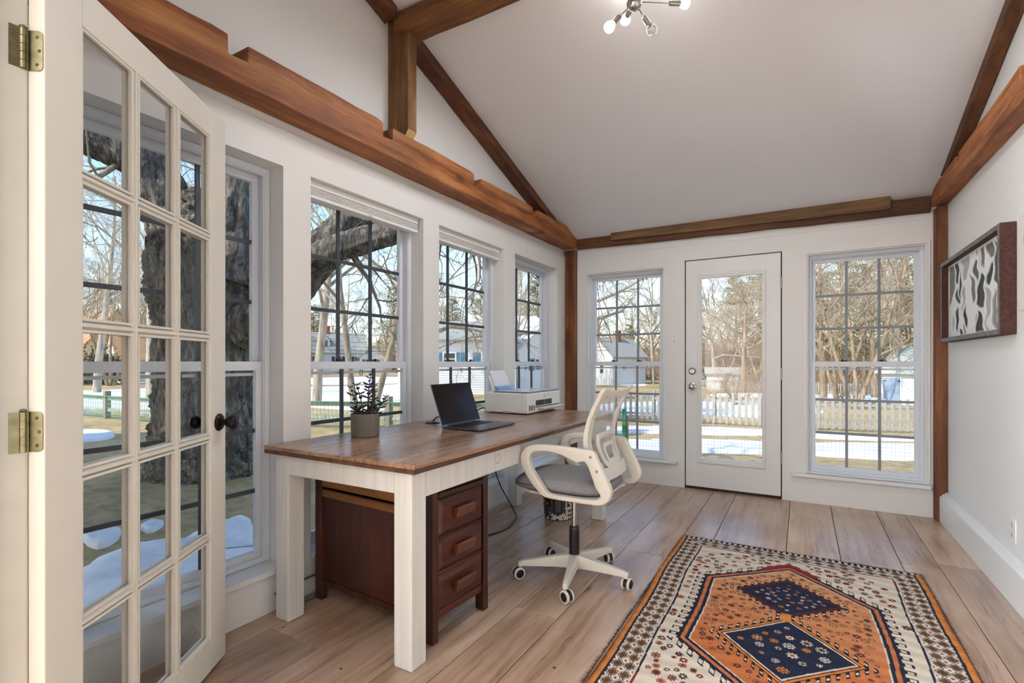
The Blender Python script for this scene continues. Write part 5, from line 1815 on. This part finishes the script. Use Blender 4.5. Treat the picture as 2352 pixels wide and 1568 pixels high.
rt = random.Random(12)
G_MID, G_FAR, G_BR, G_PN = 'bare trees in the yards', 'distant bare trees of the tree line', 'low brush along the tree line', 'distant pines of the tree line'
mids = [
    (0, 222, 26, 1.15, 'pale bare tree left of the tan house, seen through the door panes'),
    (2, 255, 34, 1.1, 'multi-stemmed bare tree seen through the left door panes'),
    (0, 345, 22, 1.1, 'slim bare tree just left of the great trunk'),
    (3, 150, 30, 1.2, 'bare tree at the far left behind the open door'),
    (4, 836, 12.4, 0.92, 'twin-stemmed bare tree behind the potted plant'),
    (0, 727, 19, 1.1, 'leaning bare tree at the left edge of the second window'),
    (1, 990, 17, 1.0, 'wide bare tree behind the pillar between second and third windows'),
    (4, 1172, 30, 1.0, 'bare tree in front of the neighbouring houses'),
    (1, 1322, 15, 0.95, 'bare tree hidden by the corner post, twigs in the back window'),
    (0, 1500, 62, 1.5, 'tall spreading bare tree beyond the yard in the left back window'),
    (3, 1706, 44, 1.35, 'great spreading bare tree behind the white shed in the glass door'),
    (2, 1752, 50, 1.5, 'bare tree right behind the reddish bush in the glass door'),
    (2, 1962, 23, 1.05, 'dense many-stemmed bare tree in the right back window'),
    (3, 1890, 28, 1.1, 'bare tree on the left of the right back window'),
    (1, 2058, 27, 1.15, 'bare tree leaning behind the garden shed'),
    (2, 1925, 33, 1.2, 'tangled bare tree behind the far picket fence'),
    (3, 2010, 36, 1.3, 'tall bare tree behind the garden shed roof'),
    (2, 2095, 34, 1.2, 'bare tree at the right edge of the right back window'),
    (1, 1640, 52, 1.2, 'bare tree left of the great tree in the glass door'),
]
for k, u, d, s, lab in mids:
    plant(T[k], u, d, s, rt.uniform(0, 6.28), lab, 'tree', G_MID)
far_labels = {0: 'bare tree in the distant tree line seen through the open glazed door', 1: 'bare tree in the distant tree line behind the left windows',
              2: 'bare tree in the distant tree line behind the glass door', 3: 'bare tree in the distant tree line behind the right window'}
seg_ = lambda u: 0 if u < 520 else 1 if u < 1300 else 2 if u < 1820 else 3
u = 120
while u < 2160:
    plant(T[rt.randrange(5)], u, rt.uniform(86, 108) if 690 < u < 900 or 1340 < u < 1450 else rt.uniform(62, 100), rt.uniform(1.3, 1.8), rt.uniform(0, 6.28), far_labels[seg_(u)], 'tree', G_FAR + ' %d' % seg_(u))
    u += rt.uniform(22, 40)
for u in range(-760, 110, 58):
    plant(T[rt.randrange(5)], u, rt.uniform(44, 66), rt.uniform(1.2, 1.6), rt.uniform(0, 6.28), 'bare tree in the distant tree line far to the left of the open door', 'tree', 'distant bare trees far left')
for u in range(2180, 2960, 64):
    plant(T[rt.randrange(5)], u, rt.uniform(34, 52), rt.uniform(1.1, 1.5), rt.uniform(0, 6.28), 'bare tree in the distant tree line far right, hidden by the right wall', 'tree', 'distant bare trees far right')
br_labels = {0: 'low bare brush beyond the yard seen through the open glazed door', 1: 'low bare brush beyond the road behind the left windows',
             2: 'low bare brush at the far lawn edge behind the glass door', 3: 'low bare brush at the far lawn edge behind the right window'}
u = 110
while u < 2170:
    plant(BUSH, u, rt.uniform(88, 100) if 690 < u < 900 else rt.uniform(68, 90) if 1340 < u < 1450 else rt.uniform(52, 84), rt.uniform(2.2, 3.8), rt.uniform(0, 6.28), br_labels[seg_(u)], 'bush', G_BR + ' %d' % seg_(u), zs=rt.uniform(0.8, 1.2))
    u += rt.uniform(14, 24)
for u, d, s, lab in ((720, 95, 1.3, 'dark pine above the white cape house'), (905, 92, 1.6, 'pine right of the white cape house'), (1040, 70, 1.1, 'pine behind the left part of the shuttered house'),
                     (1105, 66, 1.25, 'pine behind the shuttered house roof'), (1235, 60, 1.2, 'pine above the gabled house'), (1745, 66, 1.7, 'pine behind the great bare tree in the glass door'),
                     (1690, 72, 1.6, 'pine at the centre of the glass door view'), (1880, 46, 1.15, 'pine on the left of the right back window'), (1985, 40, 1.1, 'pine behind the dense bare tree'),
                     (2085, 38, 1.2, 'pine behind the garden shed roof'), (1930, 44, 1.3, 'pine in the middle of the right back window'), (1445, 78, 0.9, 'low pine above the far lawn in the left back window')):
    plant(PINE, u, d, s, rt.uniform(0, 6.28), lab, 'tree', G_PN)
plant(BUSH, 1697, 24.3, 1.10, 0.4, 'round reddish bare bush in the middle of the glass door', 'bush', 'shrubs', zs=0.95)
used_t.discard('nothing')

# great old tree close to the window wall, built limb by limb
oak = bpy.data.objects.new('old_tree', None)
COL.objects.link(oak)
tag(oak, 'massive old tree with furrowed bark close to the first window', 'tree')
nrg = np.random.default_rng(8)
ph = nrg.uniform(0, 6.28, (14, 3))
fq = np.stack([nrg.integers(2, 22, 14), nrg.uniform(0.6, 5, 14), nrg.uniform(0.3, 1, 14)], -1)


def gnarl(name, ctl, mat=BARK_OLD, n=30, steps=10, amp=0.06):
    P = np.array(smooth_poly([(*at(u, v, d=d), r) for u, v, d, r in ctl], steps, False))
    m = MB()
    t = np.gradient(P[:, :3], axis=0)
    t /= np.linalg.norm(t, axis=1)[:, None]
    a = np.cross(t[0], [0.2, 1, 0.1])
    a /= np.linalg.norm(a)
    rows, s = [], 0.0
    ang = np.arange(n) * 2 * PI / n
    for i in range(len(P)):
        if i:
            s += np.linalg.norm(P[i, :3] - P[i - 1, :3])
        a = a - t[i] * (a @ t[i])
        a /= np.linalg.norm(a)
        b = np.cross(t[i], a)
        w = sum(fq[k, 2] * np.sin(fq[k, 0] * ang + fq[k, 1] * s * 0.5 + ph[k, 0]) for k in range(14)) / 14 * 2.2
        kk = max(5, int(P[i, 3] * 22))
        w = w + 1.1 - 2.0 * np.abs(np.sin(kk * 0.5 * ang + 1.3 * np.sin(s * 2.3 + ph[0, 1]) + 0.9 * np.sin(s * 5.1 + 3 * ang))) + nrg.normal(0, 0.35, n)
        r = P[i, 3] * (1 + amp * w)
        rows.append(P[i, :3] + r[:, None] * (np.cos(ang)[:, None] * a + np.sin(ang)[:, None] * b))
    L_ = len(P)
    f = [(i * n + j, i * n + (j + 1) % n, (i + 1) * n + (j + 1) % n, (i + 1) * n + j) for i in range(L_ - 1) for j in range(n)]
    m.add(np.concatenate(rows), f)
    return fast_put(name, m, mat, oak)


gnarl('trunk', [(484, 1110, 7.6, 1.0), (482, 1060, 7.6, 0.82), (480, 980, 7.6, 0.72), (482, 860, 7.6, 0.69), (480, 740, 7.6, 0.70), (474, 640, 7.6, 0.76), (482, 570, 7.6, 0.74), (500, 500, 7.6, 0.62), (508, 455, 7.6, 0.45)], n=120, steps=16)
gnarl('limb', [(520, 640, 7.5, 0.60), (548, 540, 7.5, 0.50), (560, 430, 7.5, 0.44), (568, 300, 7.6, 0.40), (590, 130, 7.8, 0.34), (600, -60, 8.0, 0.28)], n=84, steps=14)
gnarl('limb', [(450, 600, 7.5, 0.50), (400, 500, 7.4, 0.38), (360, 420, 7.3, 0.33), (318, 362, 7.2, 0.31), (250, 328, 7.1, 0.29), (170, 296, 7.0, 0.27), (40, 250, 7.0, 0.24)], n=72, steps=14)
gnarl('limb', [(560, 760, 7.4, 0.34), (640, 700, 7.2, 0.30), (715, 606, 7.0, 0.27), (775, 545, 6.9, 0.25), (840, 490, 6.8, 0.22), (930, 420, 6.7, 0.19), (1040, 340, 6.6, 0.16)], n=64, steps=14)
gnarl('limb', [(690, 622, 7.0, 0.20), (745, 582, 6.7, 0.185), (820, 556, 6.6, 0.175), (915, 530, 6.5, 0.16), (1010, 514, 6.5, 0.14), (1110, 530, 6.6, 0.11), (1225, 616, 6.7, 0.06), (1245, 650, 6.7, 0.02)], n=56, steps=14)
out_ = []
POK = dict(PA, levels=3, n=(6, 5), L=2.6, R=0.05, t0=(0.1, 0.1), ang=(50, 45), ratio=(0.55, 0.5), up=(0.02, 0.0, 0.0, 0, 0), wob=(0.16, 0.2, 0.2, 0.2, 0.2))
rk = random.Random(21)
for (u, v, d, dx, dz, L) in ((930, 420, 6.7, 0.8, -0.3, 2.4), (1000, 515, 6.5, 0.9, -0.1, 2.2), (1060, 520, 6.5, 0.6, -0.7, 1.6), (1150, 540, 6.6, 0.8, 0.1, 2.0), (1225, 616, 6.7, 0.8, -0.4, 1.2), (300, 360, 7.2, -0.5, -0.5, 2.0),
                             (230, 320, 7.1, -0.6, 0.6, 2.2), (1040, 340, 6.6, 0.9, -0.5, 3.0), (1040, 340, 6.6, 0.95, -0.2, 3.4), (860, 545, 6.6, 0.4, 0.8, 2.0), (780, 540, 6.9, 0.5, -0.8, 1.6), (440, 480, 7.4, 0.1, 1.0, 2.0)):
    POK['L'] = L
    grow(rk, at(u, v, d=d), RT * dx + np.array([0, 0, dz]) + FW * rk.uniform(-0.3, 0.3), L, 0.045, 0, out_, POK)
fast_put('branches', branch_mesh(out_, (0, 1, 2), (6, 4, 3)), BARK, oak)

# ------------------------------------------------------------------ fences
GREYW = wood('weathered_rail', rgb(96, 92, 84), rgb(140, 134, 122), rgb(172, 166, 152), 'z', 1.0, 0.9, 0.0)
fp = [(-18.4, 1.75), (-15.3, 1.92), (-12.58, 2.09), (-9.6, 3.2), (-6.64, 4.34), (-3.9, 5.4)]
fe = thing('split_rail_fence', 'weathered split-rail fence with green mesh beyond the left windows', 'fence', (fp[2][0], fp[2][1], GROUND))
for x, y in fp:
    put('post', MB().box(x - 0.08, x + 0.08, y - 0.07, y + 0.07, GROUND, GROUND + 0.80), GREYW, fe, bevel=0.01)
SNOWRAIL = noise_col('rail_pale', [(0.3, rgb(150, 150, 138)), (0.6, rgb(206, 208, 200))], 6.0)
GMESH = plain('green_mesh', rgb(96, 158, 128), 0.6)
mesh_ = MB()
for (a, b), (c, d) in zip(fp[:-1], fp[1:]):
    for z in (0.24, 0.60):
        put('rail', MB().bar((a, b, GROUND + z + rng.uniform(-0.03, 0.03)), (c, d, GROUND + z + rng.uniform(-0.03, 0.03)), 0.07, 0.10), SNOWRAIL, fe, bevel=0.012)
    nn = int(math.hypot(c - a, d - b) / 0.10)
    for i in range(nn + 1):
        x, y = a + (c - a) * i / nn, b + (d - b) * i / nn - 0.06
        mesh_.box(x - 0.004, x + 0.004, y - 0.003, y + 0.003, GROUND + 0.02, GROUND + 0.66)
    for j in range(7):
        mesh_.bar((a, b - 0.06, GROUND + 0.02 + j * 0.106), (c, d - 0.06, GROUND + 0.02 + j * 0.106), 0.006, 0.008)
    mesh_.bar((a, b - 0.05, GROUND + 0.655), (c, d - 0.05, GROUND + 0.655), 0.11, 0.016)
mo = put('green_mesh', mesh_, GMESH, fe)
mo['kind'] = 'stuff'

PICK = noise_col('weathered_picket', [(0.3, rgb(146, 144, 138)), (0.7, rgb(188, 184, 176))], 5.0)


def picket_fence(label, pts, step, h, w, single):
    f = thing('picket_fence', label, 'fence', (pts[len(pts) // 2][0], pts[len(pts) // 2][1], terrain(*pts[len(pts) // 2])))
    joined = MB()
    proto = None
    for (a, b), (c, d) in zip(pts[:-1], pts[1:]):
        L = math.hypot(c - a, d - b)
        nn = int(L / step)
        yaw = math.atan2(d - b, c - a)
        for z in (0.22, h * 0.78):
            put('rail', MB().bar((a, b + 0.03, terrain(a, b) + z), (c, d + 0.03, terrain(c, d) + z), 0.03, 0.07), PICK, f)
        put('post', MB().box(a - 0.05, a + 0.05, b + 0.05, b + 0.15, terrain(a, b) - 0.05, terrain(a, b) + h + 0.05), PICK, f)
        for i in range(nn):
            x, y = a + (c - a) * i / nn, b + (d - b) * i / nn
            poly = [(-w / 2, 0.05), (w / 2, 0.05), (w / 2, h - 0.05), (0, h), (-w / 2, h - 0.05)]
            if single:
                if proto is None:
                    pm = MB().prism(poly, 'y', -0.011, 0.011)
                    o = put('picket', pm, PICK, None)
                    proto = o
                else:
                    o = proto.copy()
                    COL.objects.link(o)
                o.parent = f
                ro_ = OFF[f.name]
                o.location = (x - ro_[0], y - ro_[1], terrain(x, y) - ro_[2])
                o.rotation_euler = (0, 0, yaw)
            else:
                ca, sa = math.cos(yaw), math.sin(yaw)
                q = MB().prism(poly, 'y', -0.01, 0.01)
                joined.add([(x + p[0] * ca - p[1] * sa, y + p[0] * sa + p[1] * ca, terrain(x, y) + p[2]) for p in q.v], q.f)
    if not single:
        o = put('pickets', joined, PICK, f)
        o['kind'] = 'stuff'
    return f


OG = lambda L: [tuple(float(q) for q in on_ground(u, v)[:2]) for u, v in L]
picket_fence('near weathered picket fence across the back yard', OG([(1340, 958), (1500, 966), (1640, 974), (1745, 981), (1880, 988), (2120, 996)]), 0.168, 0.92, 0.078, True)
picket_fence('far pale picket fence at the end of the yard', OG([(1540, 892), (1750, 898), (1880, 905), (1960, 907), (2060, 909)]), 0.17, 1.0, 0.085, False)
picket_fence('short run of tall picket fence at the left of the far lawn', OG([(1352, 880), (1384, 880)]), 0.17, 1.25, 0.08, False)
# wire fence with green posts close to the back windows
wf = thing('wire_fence', 'low wire mesh fence with green posts just outside the back door', 'fence', (1.0, 4.0, GROUND))
wm = MB()
WIRE = plain('grey_wire', rgb(150, 152, 146), 0.6, 0.3)
for i in range(0, 105):
    x = -0.52 + i * 0.05
    wm.box(x - 0.0014, x + 0.0014, 3.899, 3.901, GROUND, GROUND + 0.72)
for j in range(15):
    wm.box(-0.52, 4.7, 3.8985, 3.9015, GROUND + j * 0.05, GROUND + j * 0.05 + 0.0026)
w_ = put('wire_mesh', wm, WIRE, wf)
w_['kind'] = 'stuff'
GPOST = plain('green_post', rgb(52, 136, 92), 0.6, var=0.2, scale=20)
gp = at(1434, 1052, z=GROUND)
put('post', MB().box(gp[0] - 0.032, gp[0] + 0.032, gp[1] - 0.03, gp[1] + 0.03, GROUND, GROUND + 0.84), GPOST, wf, bevel=0.004)
put('wooden_post', MB().box(gp[0] + 0.034, gp[0] + 0.058, gp[1] + 0.0, gp[1] + 0.05, GROUND, GROUND + 0.72), BARK_B, wf)
put('post', MB().box(4.7, 4.74, 3.88, 3.92, GROUND, GROUND + 0.84), GPOST, wf)
for u_, v_, lab in ((1427, 882, 'thin green garden stake on the left of the far lawn'), (1502, 886, 'thin green garden stake on the right of the far lawn')):
    p = on_ground(u_, v_)
    tag(put('garden_stake', MB().prism([(p[0] - 0.03, p[1] - 0.01), (p[0] + 0.03, p[1] - 0.01), (p[0] + 0.03, p[1] + 0.01), (p[0], p[1] + 0.04), (p[0] - 0.03, p[1] + 0.01)], 'z', p[2] - 0.05, p[2] + 1.1), GPOST), lab, 'stake')

# ------------------------------------------------------------------ buildings
SIDING = plain('white_siding', rgb(226, 226, 224), 0.7)
TANS = plain('tan_siding', rgb(212, 190, 158), 0.8)
ROOFG = noise_col('grey_shingles', [(0.3, rgb(142, 142, 136)), (0.7, rgb(182, 180, 172))], 6.0)
ROOFW = noise_col('pale_roof', [(0.3, rgb(196, 196, 194)), (0.7, rgb(226, 226, 224))], 4.0)
ROOFT = noise_col('tan_roof', [(0.3, rgb(170, 130, 96)), (0.7, rgb(200, 160, 122))], 4.0)
BRICK = noise_col('chimney_brick', [(0.3, rgb(150, 80, 60)), (0.7, rgb(192, 116, 90))], 10.0)
SHUT_D = plain('dark_shutter', rgb(52, 58, 74), 0.6)
SHUT_B = plain('blue_shutter', rgb(62, 122, 154), 0.6)
PANE_D = plain('dark_pane', rgb(72, 78, 80), 0.2)
RECT = lambda x0, x1, z0, z1: (x0, x1, z0, z1)


def lap_siding(x0, x1, z0, z1, y, pitch=0.12, poly=None):
    """front wall facing local -y: overlapping boards; poly gives the top outline height at x"""
    m = MB()
    n = int((z1 - z0) / pitch)
    for i in range(n):
        a, b = z0 + i * pitch, z0 + (i + 1) * pitch
        xa, xb = x0, x1
        if poly:
            lo, hi = poly((a + b) / 2)
            xa, xb = max(x0, lo), min(x1, hi)
            if xb - xa < 0.05:
                continue
        m.add([(xa, y - 0.018, a), (xb, y - 0.018, a), (xb, y - 0.002, b), (xa, y - 0.002, b), (xa, y + 0.05, a), (xb, y + 0.05, a), (xb, y + 0.05, b), (xa, y + 0.05, b)],
              [(0, 1, 2, 3), (4, 7, 6, 5), (0, 4, 5, 1), (3, 2, 6, 7), (0, 3, 7, 4), (1, 5, 6, 2)])
    return m


def facing(u, d, turn=0.0):
    p = at(u, 830, d=d)
    p[2] = terrain(p[0], p[1])
    dr = FW + RT * (u - 1176) / F_PX
    return p, math.atan2(dr[1], dr[0]) - PI / 2 + turn


def building(name, label, u, d, turn, w, dep, he, hr, roof, wall=SIDING, ridge='x', wins=(), shutter=SHUT_D, chim=None, cat='house', pitch=0.14, side=True):
    """gabled block; local front wall at y=0 facing -y, x from -w/2..w/2, eaves he, ridge hr above ground"""
    p, rz = facing(u, d, turn)
    b = thing(name, label, cat, tuple(p), rz, local=True)
    x0, x1 = -w / 2, w / 2
    ov = 0.25
    if ridge == 'x':
        put('front_wall', lap_siding(x0, x1, 0, he, 0, pitch), wall, b)
        core = MB().prism([(0.05, 0), (dep, 0), (dep, he), (dep / 2, hr - 0.05), (0.05, he)], 'x', x0 + 0.01, x1 - 0.01)
        put('walls', core, wall, b)
        rf = MB()
        k = (hr - he) / (dep / 2)
        rf.prism([(-ov, he - ov * k), (dep / 2, hr), (dep / 2, hr + 0.14), (-ov - 0.04, he - ov * k + 0.12)], 'x', x0 - ov, x1 + ov)
        rf.prism([(dep + ov, he - ov * k), (dep / 2, hr), (dep / 2, hr + 0.14), (dep + ov + 0.04, he - ov * k + 0.12)], 'x', x0 - ov, x1 + ov)
    else:
        half = lambda z: (-9, 9) if z < he else (x0 + (z - he) / (hr - he) * w / 2, x1 - (z - he) / (hr - he) * w / 2)
        put('front_wall', lap_siding(x0, x1, 0, hr, 0, pitch, half), wall, b)
        core = MB().prism([(x0 + 0.01, 0), (x1 - 0.01, 0), (x1 - 0.01, he), (0, hr - 0.05), (x0 + 0.01, he)], 'y', 0.05, dep)
        put('walls', core, wall, b)
        rf = MB()
        k = (hr - he) / (w / 2)
        for s in (-1, 1):
            rf.prism([(s * (w / 2 + ov), he - ov * k), (0, hr), (0, hr + 0.14), (s * (w / 2 + ov + 0.04), he - ov * k + 0.12)], 'y', -ov, dep + ov)
    put('roof', rf, roof, b)
    put('eave_board', MB().box(x0 - 0.02, x1 + 0.02, -0.06, -0.02, he - 0.20, he - 0.02) if ridge == 'x' else MB().box(x0 - 0.03, x0 + 0.08, -0.05, 0, 0, he).box(x1 - 0.08, x1 + 0.03, -0.05, 0, 0, he), SIDING, b)
    for (cx_, cz_, ww, hh, sh) in wins:
        f = put('window', MB().rect_ring(cx_ - ww / 2 - 0.07, cx_ + ww / 2 + 0.07, cz_ - hh / 2 - 0.07, cz_ + hh / 2 + 0.07, 0.07, -0.06, 0.0), SIDING, b)
        put('pane', MB().box(cx_ - ww / 2, cx_ + ww / 2, -0.035, -0.02, cz_ - hh / 2, cz_ + hh / 2), PANE_D, f)
        put('sash_bar', MB().box(cx_ - ww / 2, cx_ + ww / 2, -0.045, -0.036, cz_ - 0.025, cz_ + 0.025), SIDING, f)
        if sh:
            for s in (-1, 1):
                sc = cx_ + s * (ww / 2 + 0.07 + 0.22)
                put('shutter', MB().box(sc - 0.20, sc + 0.20, -0.055, -0.018, cz_ - hh / 2 - 0.04, cz_ + hh / 2 + 0.04), shutter, b)
    if chim:
        cx_, cy_, top = chim
        put('chimney', MB().box(cx_ - 0.25, cx_ + 0.25, cy_ - 0.25, cy_ + 0.25, he, top).box(cx_ - 0.29, cx_ + 0.29, cy_ - 0.29, cy_ + 0.29, top - 0.2, top - 0.1), BRICK, b)
    return b


# white cape house with dormer, far across the road
bA = building('cape_house', 'white cape house with dormer and brick chimney across the road', 774, 74, 0.10, 8.6, 7.5, 3.0, 6.0, ROOFG,
              wins=((-3.0, 1.7, 0.9, 1.3, True), (0.2, 1.7, 0.9, 1.3, True), (3.0, 1.7, 0.9, 1.3, True)), chim=(-0.9, 3.7, 7.1))
dm = MB().prism([(-2.2, 3.6), (-0.9, 3.6), (-0.9, 4.9), (-1.55, 5.5), (-2.2, 4.9)], 'y', 0.9, 3.4)
dd_ = put('dormer', dm, SIDING, bA)
put('dormer_pane', MB().box(-1.85, -1.25, 0.86, 0.90, 3.9, 4.8), PANE_D, dd_)
rd = MB().prism([(-2.4, 4.75), (-1.55, 5.5), (-1.55, 5.62), (-2.45, 4.86)], 'y', 0.75, 3.6).prism([(-0.7, 4.75), (-1.55, 5.5), (-1.55, 5.62), (-0.65, 4.86)], 'y', 0.75, 3.6)
put('dormer_roof', rd, ROOFG, dd_)
building('cape_wing', 'low white wing at the right of the cape house', 858, 76, 0.10, 4.0, 6, 2.3, 4.0, ROOFG, ridge='y', wins=((-0.8, 1.4, 0.7, 1.1, True),))
building('garage', 'small white gabled garage beyond the cape house', 880, 84, 0.2, 3.0, 4, 2.0, 3.3, ROOFW, ridge='y')
# long low house with blue shutters
building('ranch_house', 'long low white house with blue shutters across the yard', 1052, 25.2, 0.05, 5.9, 5.5, 2.72, 3.75, ROOFG,
         wins=((-0.43, 1.78, 0.55, 0.56, True), (1.50, 1.78, 0.55, 0.56, True)), shutter=SHUT_B, pitch=0.12)
building('gabled_house', 'white gabled house right of the shuttered house', 1258, 30.0, 0.75, 4.5, 6.5, 2.5, 4.35, ROOFW, ridge='y',
         wins=((-0.75, 1.65, 0.5, 0.6, True),), shutter=SHUT_B, chim=(-2.0, 2.4, 4.1), pitch=0.13)
building('rear_house', 'pale-roofed white house behind the shuttered house', 1168, 46, 0.2, 6.5, 6, 4.5, 6.0, ROOFW)
# house seen in the left back window
building('white_house', 'white gabled house with grey roof in the left back window', 1374, 60, -0.75, 4.6, 6.0, 3.4, 5.5, ROOFG, ridge='y', wins=((0.6, 1.9, 0.5, 1.0, False),), chim=(0.3, 3.2, 6.6), pitch=0.16)
# tan house behind the open door
building('tan_house', 'tan house with brown roof seen through the door panes', 268, 44, 0.4, 5.2, 6, 2.6, 6.2, ROOFT, TANS, ridge='y', wins=((0.9, 4.0, 0.5, 1.1, False),))
building('tan_wing', 'low white-fronted wing with tan roof right of the tan house', 352, 42, 0.25, 4.6, 5, 1.9, 4.6, ROOFT, SIDING, wins=((-0.9, 1.1, 0.9, 0.9, False), (1.3, 1.1, 0.9, 0.9, False)))
ev = plant(BUSH, 228, 36, 1.2, 0.5, 'dark evergreen shrub in front of the tan house', 'bush', 'shrubs')
es = MB()
re_ = random.Random(31)
for _ in range(2600):
    c = np.array([re_.gauss(0, 0.55), re_.gauss(0, 0.5), abs(re_.gauss(0.9, 0.5))])
    d = np.array([re_.gauss(0, 1), re_.gauss(0, 1), re_.gauss(0, 1)])
    d /= np.linalg.norm(d)
    s = perp(d, re_) * 0.06
    es.add([c - s, c + s, c + d * 0.2], [(0, 1, 2)])
fast_put('foliage', es, EVERG, ev)['kind'] = 'stuff'
# white shed in the door view
building('garden_shed', 'small white shed behind the reddish bush', 1660, 50, 0.05, 2.9, 2.4, 1.55, 2.05, ROOFG, wins=((1.0, 1.25, 0.3, 0.25, False),), cat='shed')
tag(put('vinyl_fence_panel', MB().bar(on_ground(1458, 868) + np.array([0, 0, 0.62]), on_ground(1526, 870) + np.array([0, 0, 0.62]), 0.05, 1.3), SIDING), 'long white vinyl fence panel on the far side of the lawn', 'fence')
# garden shed on the right with grey-blue double doors
sp_ = on_ground(2022, 930)
sh = thing('tool_shed', 'white clapboard shed with blue-grey double doors at the right window', 'shed', tuple(sp_), facing(2022, 24)[1] - 0.62, local=True)
SW, SD, SE, SR = 3.4, 3.0, 1.90, 3.12
# local frame: front wall (with the doors) faces -y, lower left corner at the root
SHX = 0.0
put('front_wall', lap_siding(SHX, SHX + SW, 0, SE, 0, 0.135), SIDING, sh)
put('walls', MB().prism([(0.06, 0), (SD, 0), (SD, SE), (SD / 2, SR - 0.05), (0.06, SE)], 'x', SHX + 0.01, SHX + SW - 0.01), SIDING, sh)
rf = MB()
k_ = (SR - SE) / (SD / 2)
nrow = 9
for i in range(nrow):
    t0, t1 = i / nrow, (i + 1) / nrow
    y0, y1 = -0.25 + (SD / 2 + 0.25) * t0, -0.25 + (SD / 2 + 0.25) * t1
    z0, z1 = SE - 0.25 * k_ + (SR - SE + 0.25 * k_) * t0, SE - 0.25 * k_ + (SR - SE + 0.25 * k_) * t1
    put('shingle_course', MB().add([(x, y, z) for x in (SHX - 0.2, SHX + SW + 0.2) for y, z in ((y0, z0 + 0.05), (y1 + 0.03, z1 + 0.035), (y1 + 0.03, z1), (y0, z0))],
                               [(0, 1, 2, 3), (7, 6, 5, 4), (0, 4, 5, 1), (1, 5, 6, 2), (2, 6, 7, 3), (3, 7, 4, 0)]), noise_col('green_grey_shingle', [(0.3, rgb(176, 182, 168)), (0.7, rgb(206, 208, 198))], 8.0), sh)
put('rear_roof', MB().prism([(SD + 0.25, SE - 0.25 * k_), (SD / 2, SR), (SD / 2, SR + 0.05), (SD + 0.27, SE - 0.25 * k_ + 0.05)], 'x', SHX - 0.2, SHX + SW + 0.2), ROOFG, sh)
DOORB = plain('blue_grey_door', rgb(150, 168, 192), 0.6, var=0.1, scale=6)
for i in range(2):
    d_ = put('shed_door', MB().box(SHX + 0.22 + i * 0.405, SHX + 0.62 + i * 0.405, -0.06, -0.02, 0.06, 1.46), DOORB, sh, bevel=0.005)
    put('strap_hinge', MB().box(SHX + (0.20 if i == 0 else 0.93), SHX + (0.34 if i == 0 else 1.07), -0.068, -0.06, 1.30, 1.34), BLACK, d_)
put('door_casing', MB().rect_ring(SHX + 0.13, SHX + 1.115, 0.02, 1.55, (0.075, 0.075, 0.0, 0.075), -0.055, -0.018), SIDING, sh)
# utility wires over the road
for k, (va, vb) in enumerate(((690, 742), (712, 756), (734, 770), (742, 782), (752, 790))):
    a, b = at(-150, va - 26, d=40), at(1400, vb + 14, d=46)
    m_ = [a + (b - a) * t - np.array([0, 0, 1.2 * 4 * t * (1 - t)]) for t in np.linspace(0, 1, 24)]
    tag(put('utility_wire', MB().tube(m_, 0.012 if k < 4 else 0.02, 4), BLACK), ['topmost of the utility wires beyond the left windows', 'second utility wire from the top beyond the left windows', 'middle utility wire beyond the left windows',
        'fourth utility wire from the top beyond the left windows', 'lowest and thickest utility wire beyond the left windows'][k], 'wire', 'utility wires over the road')
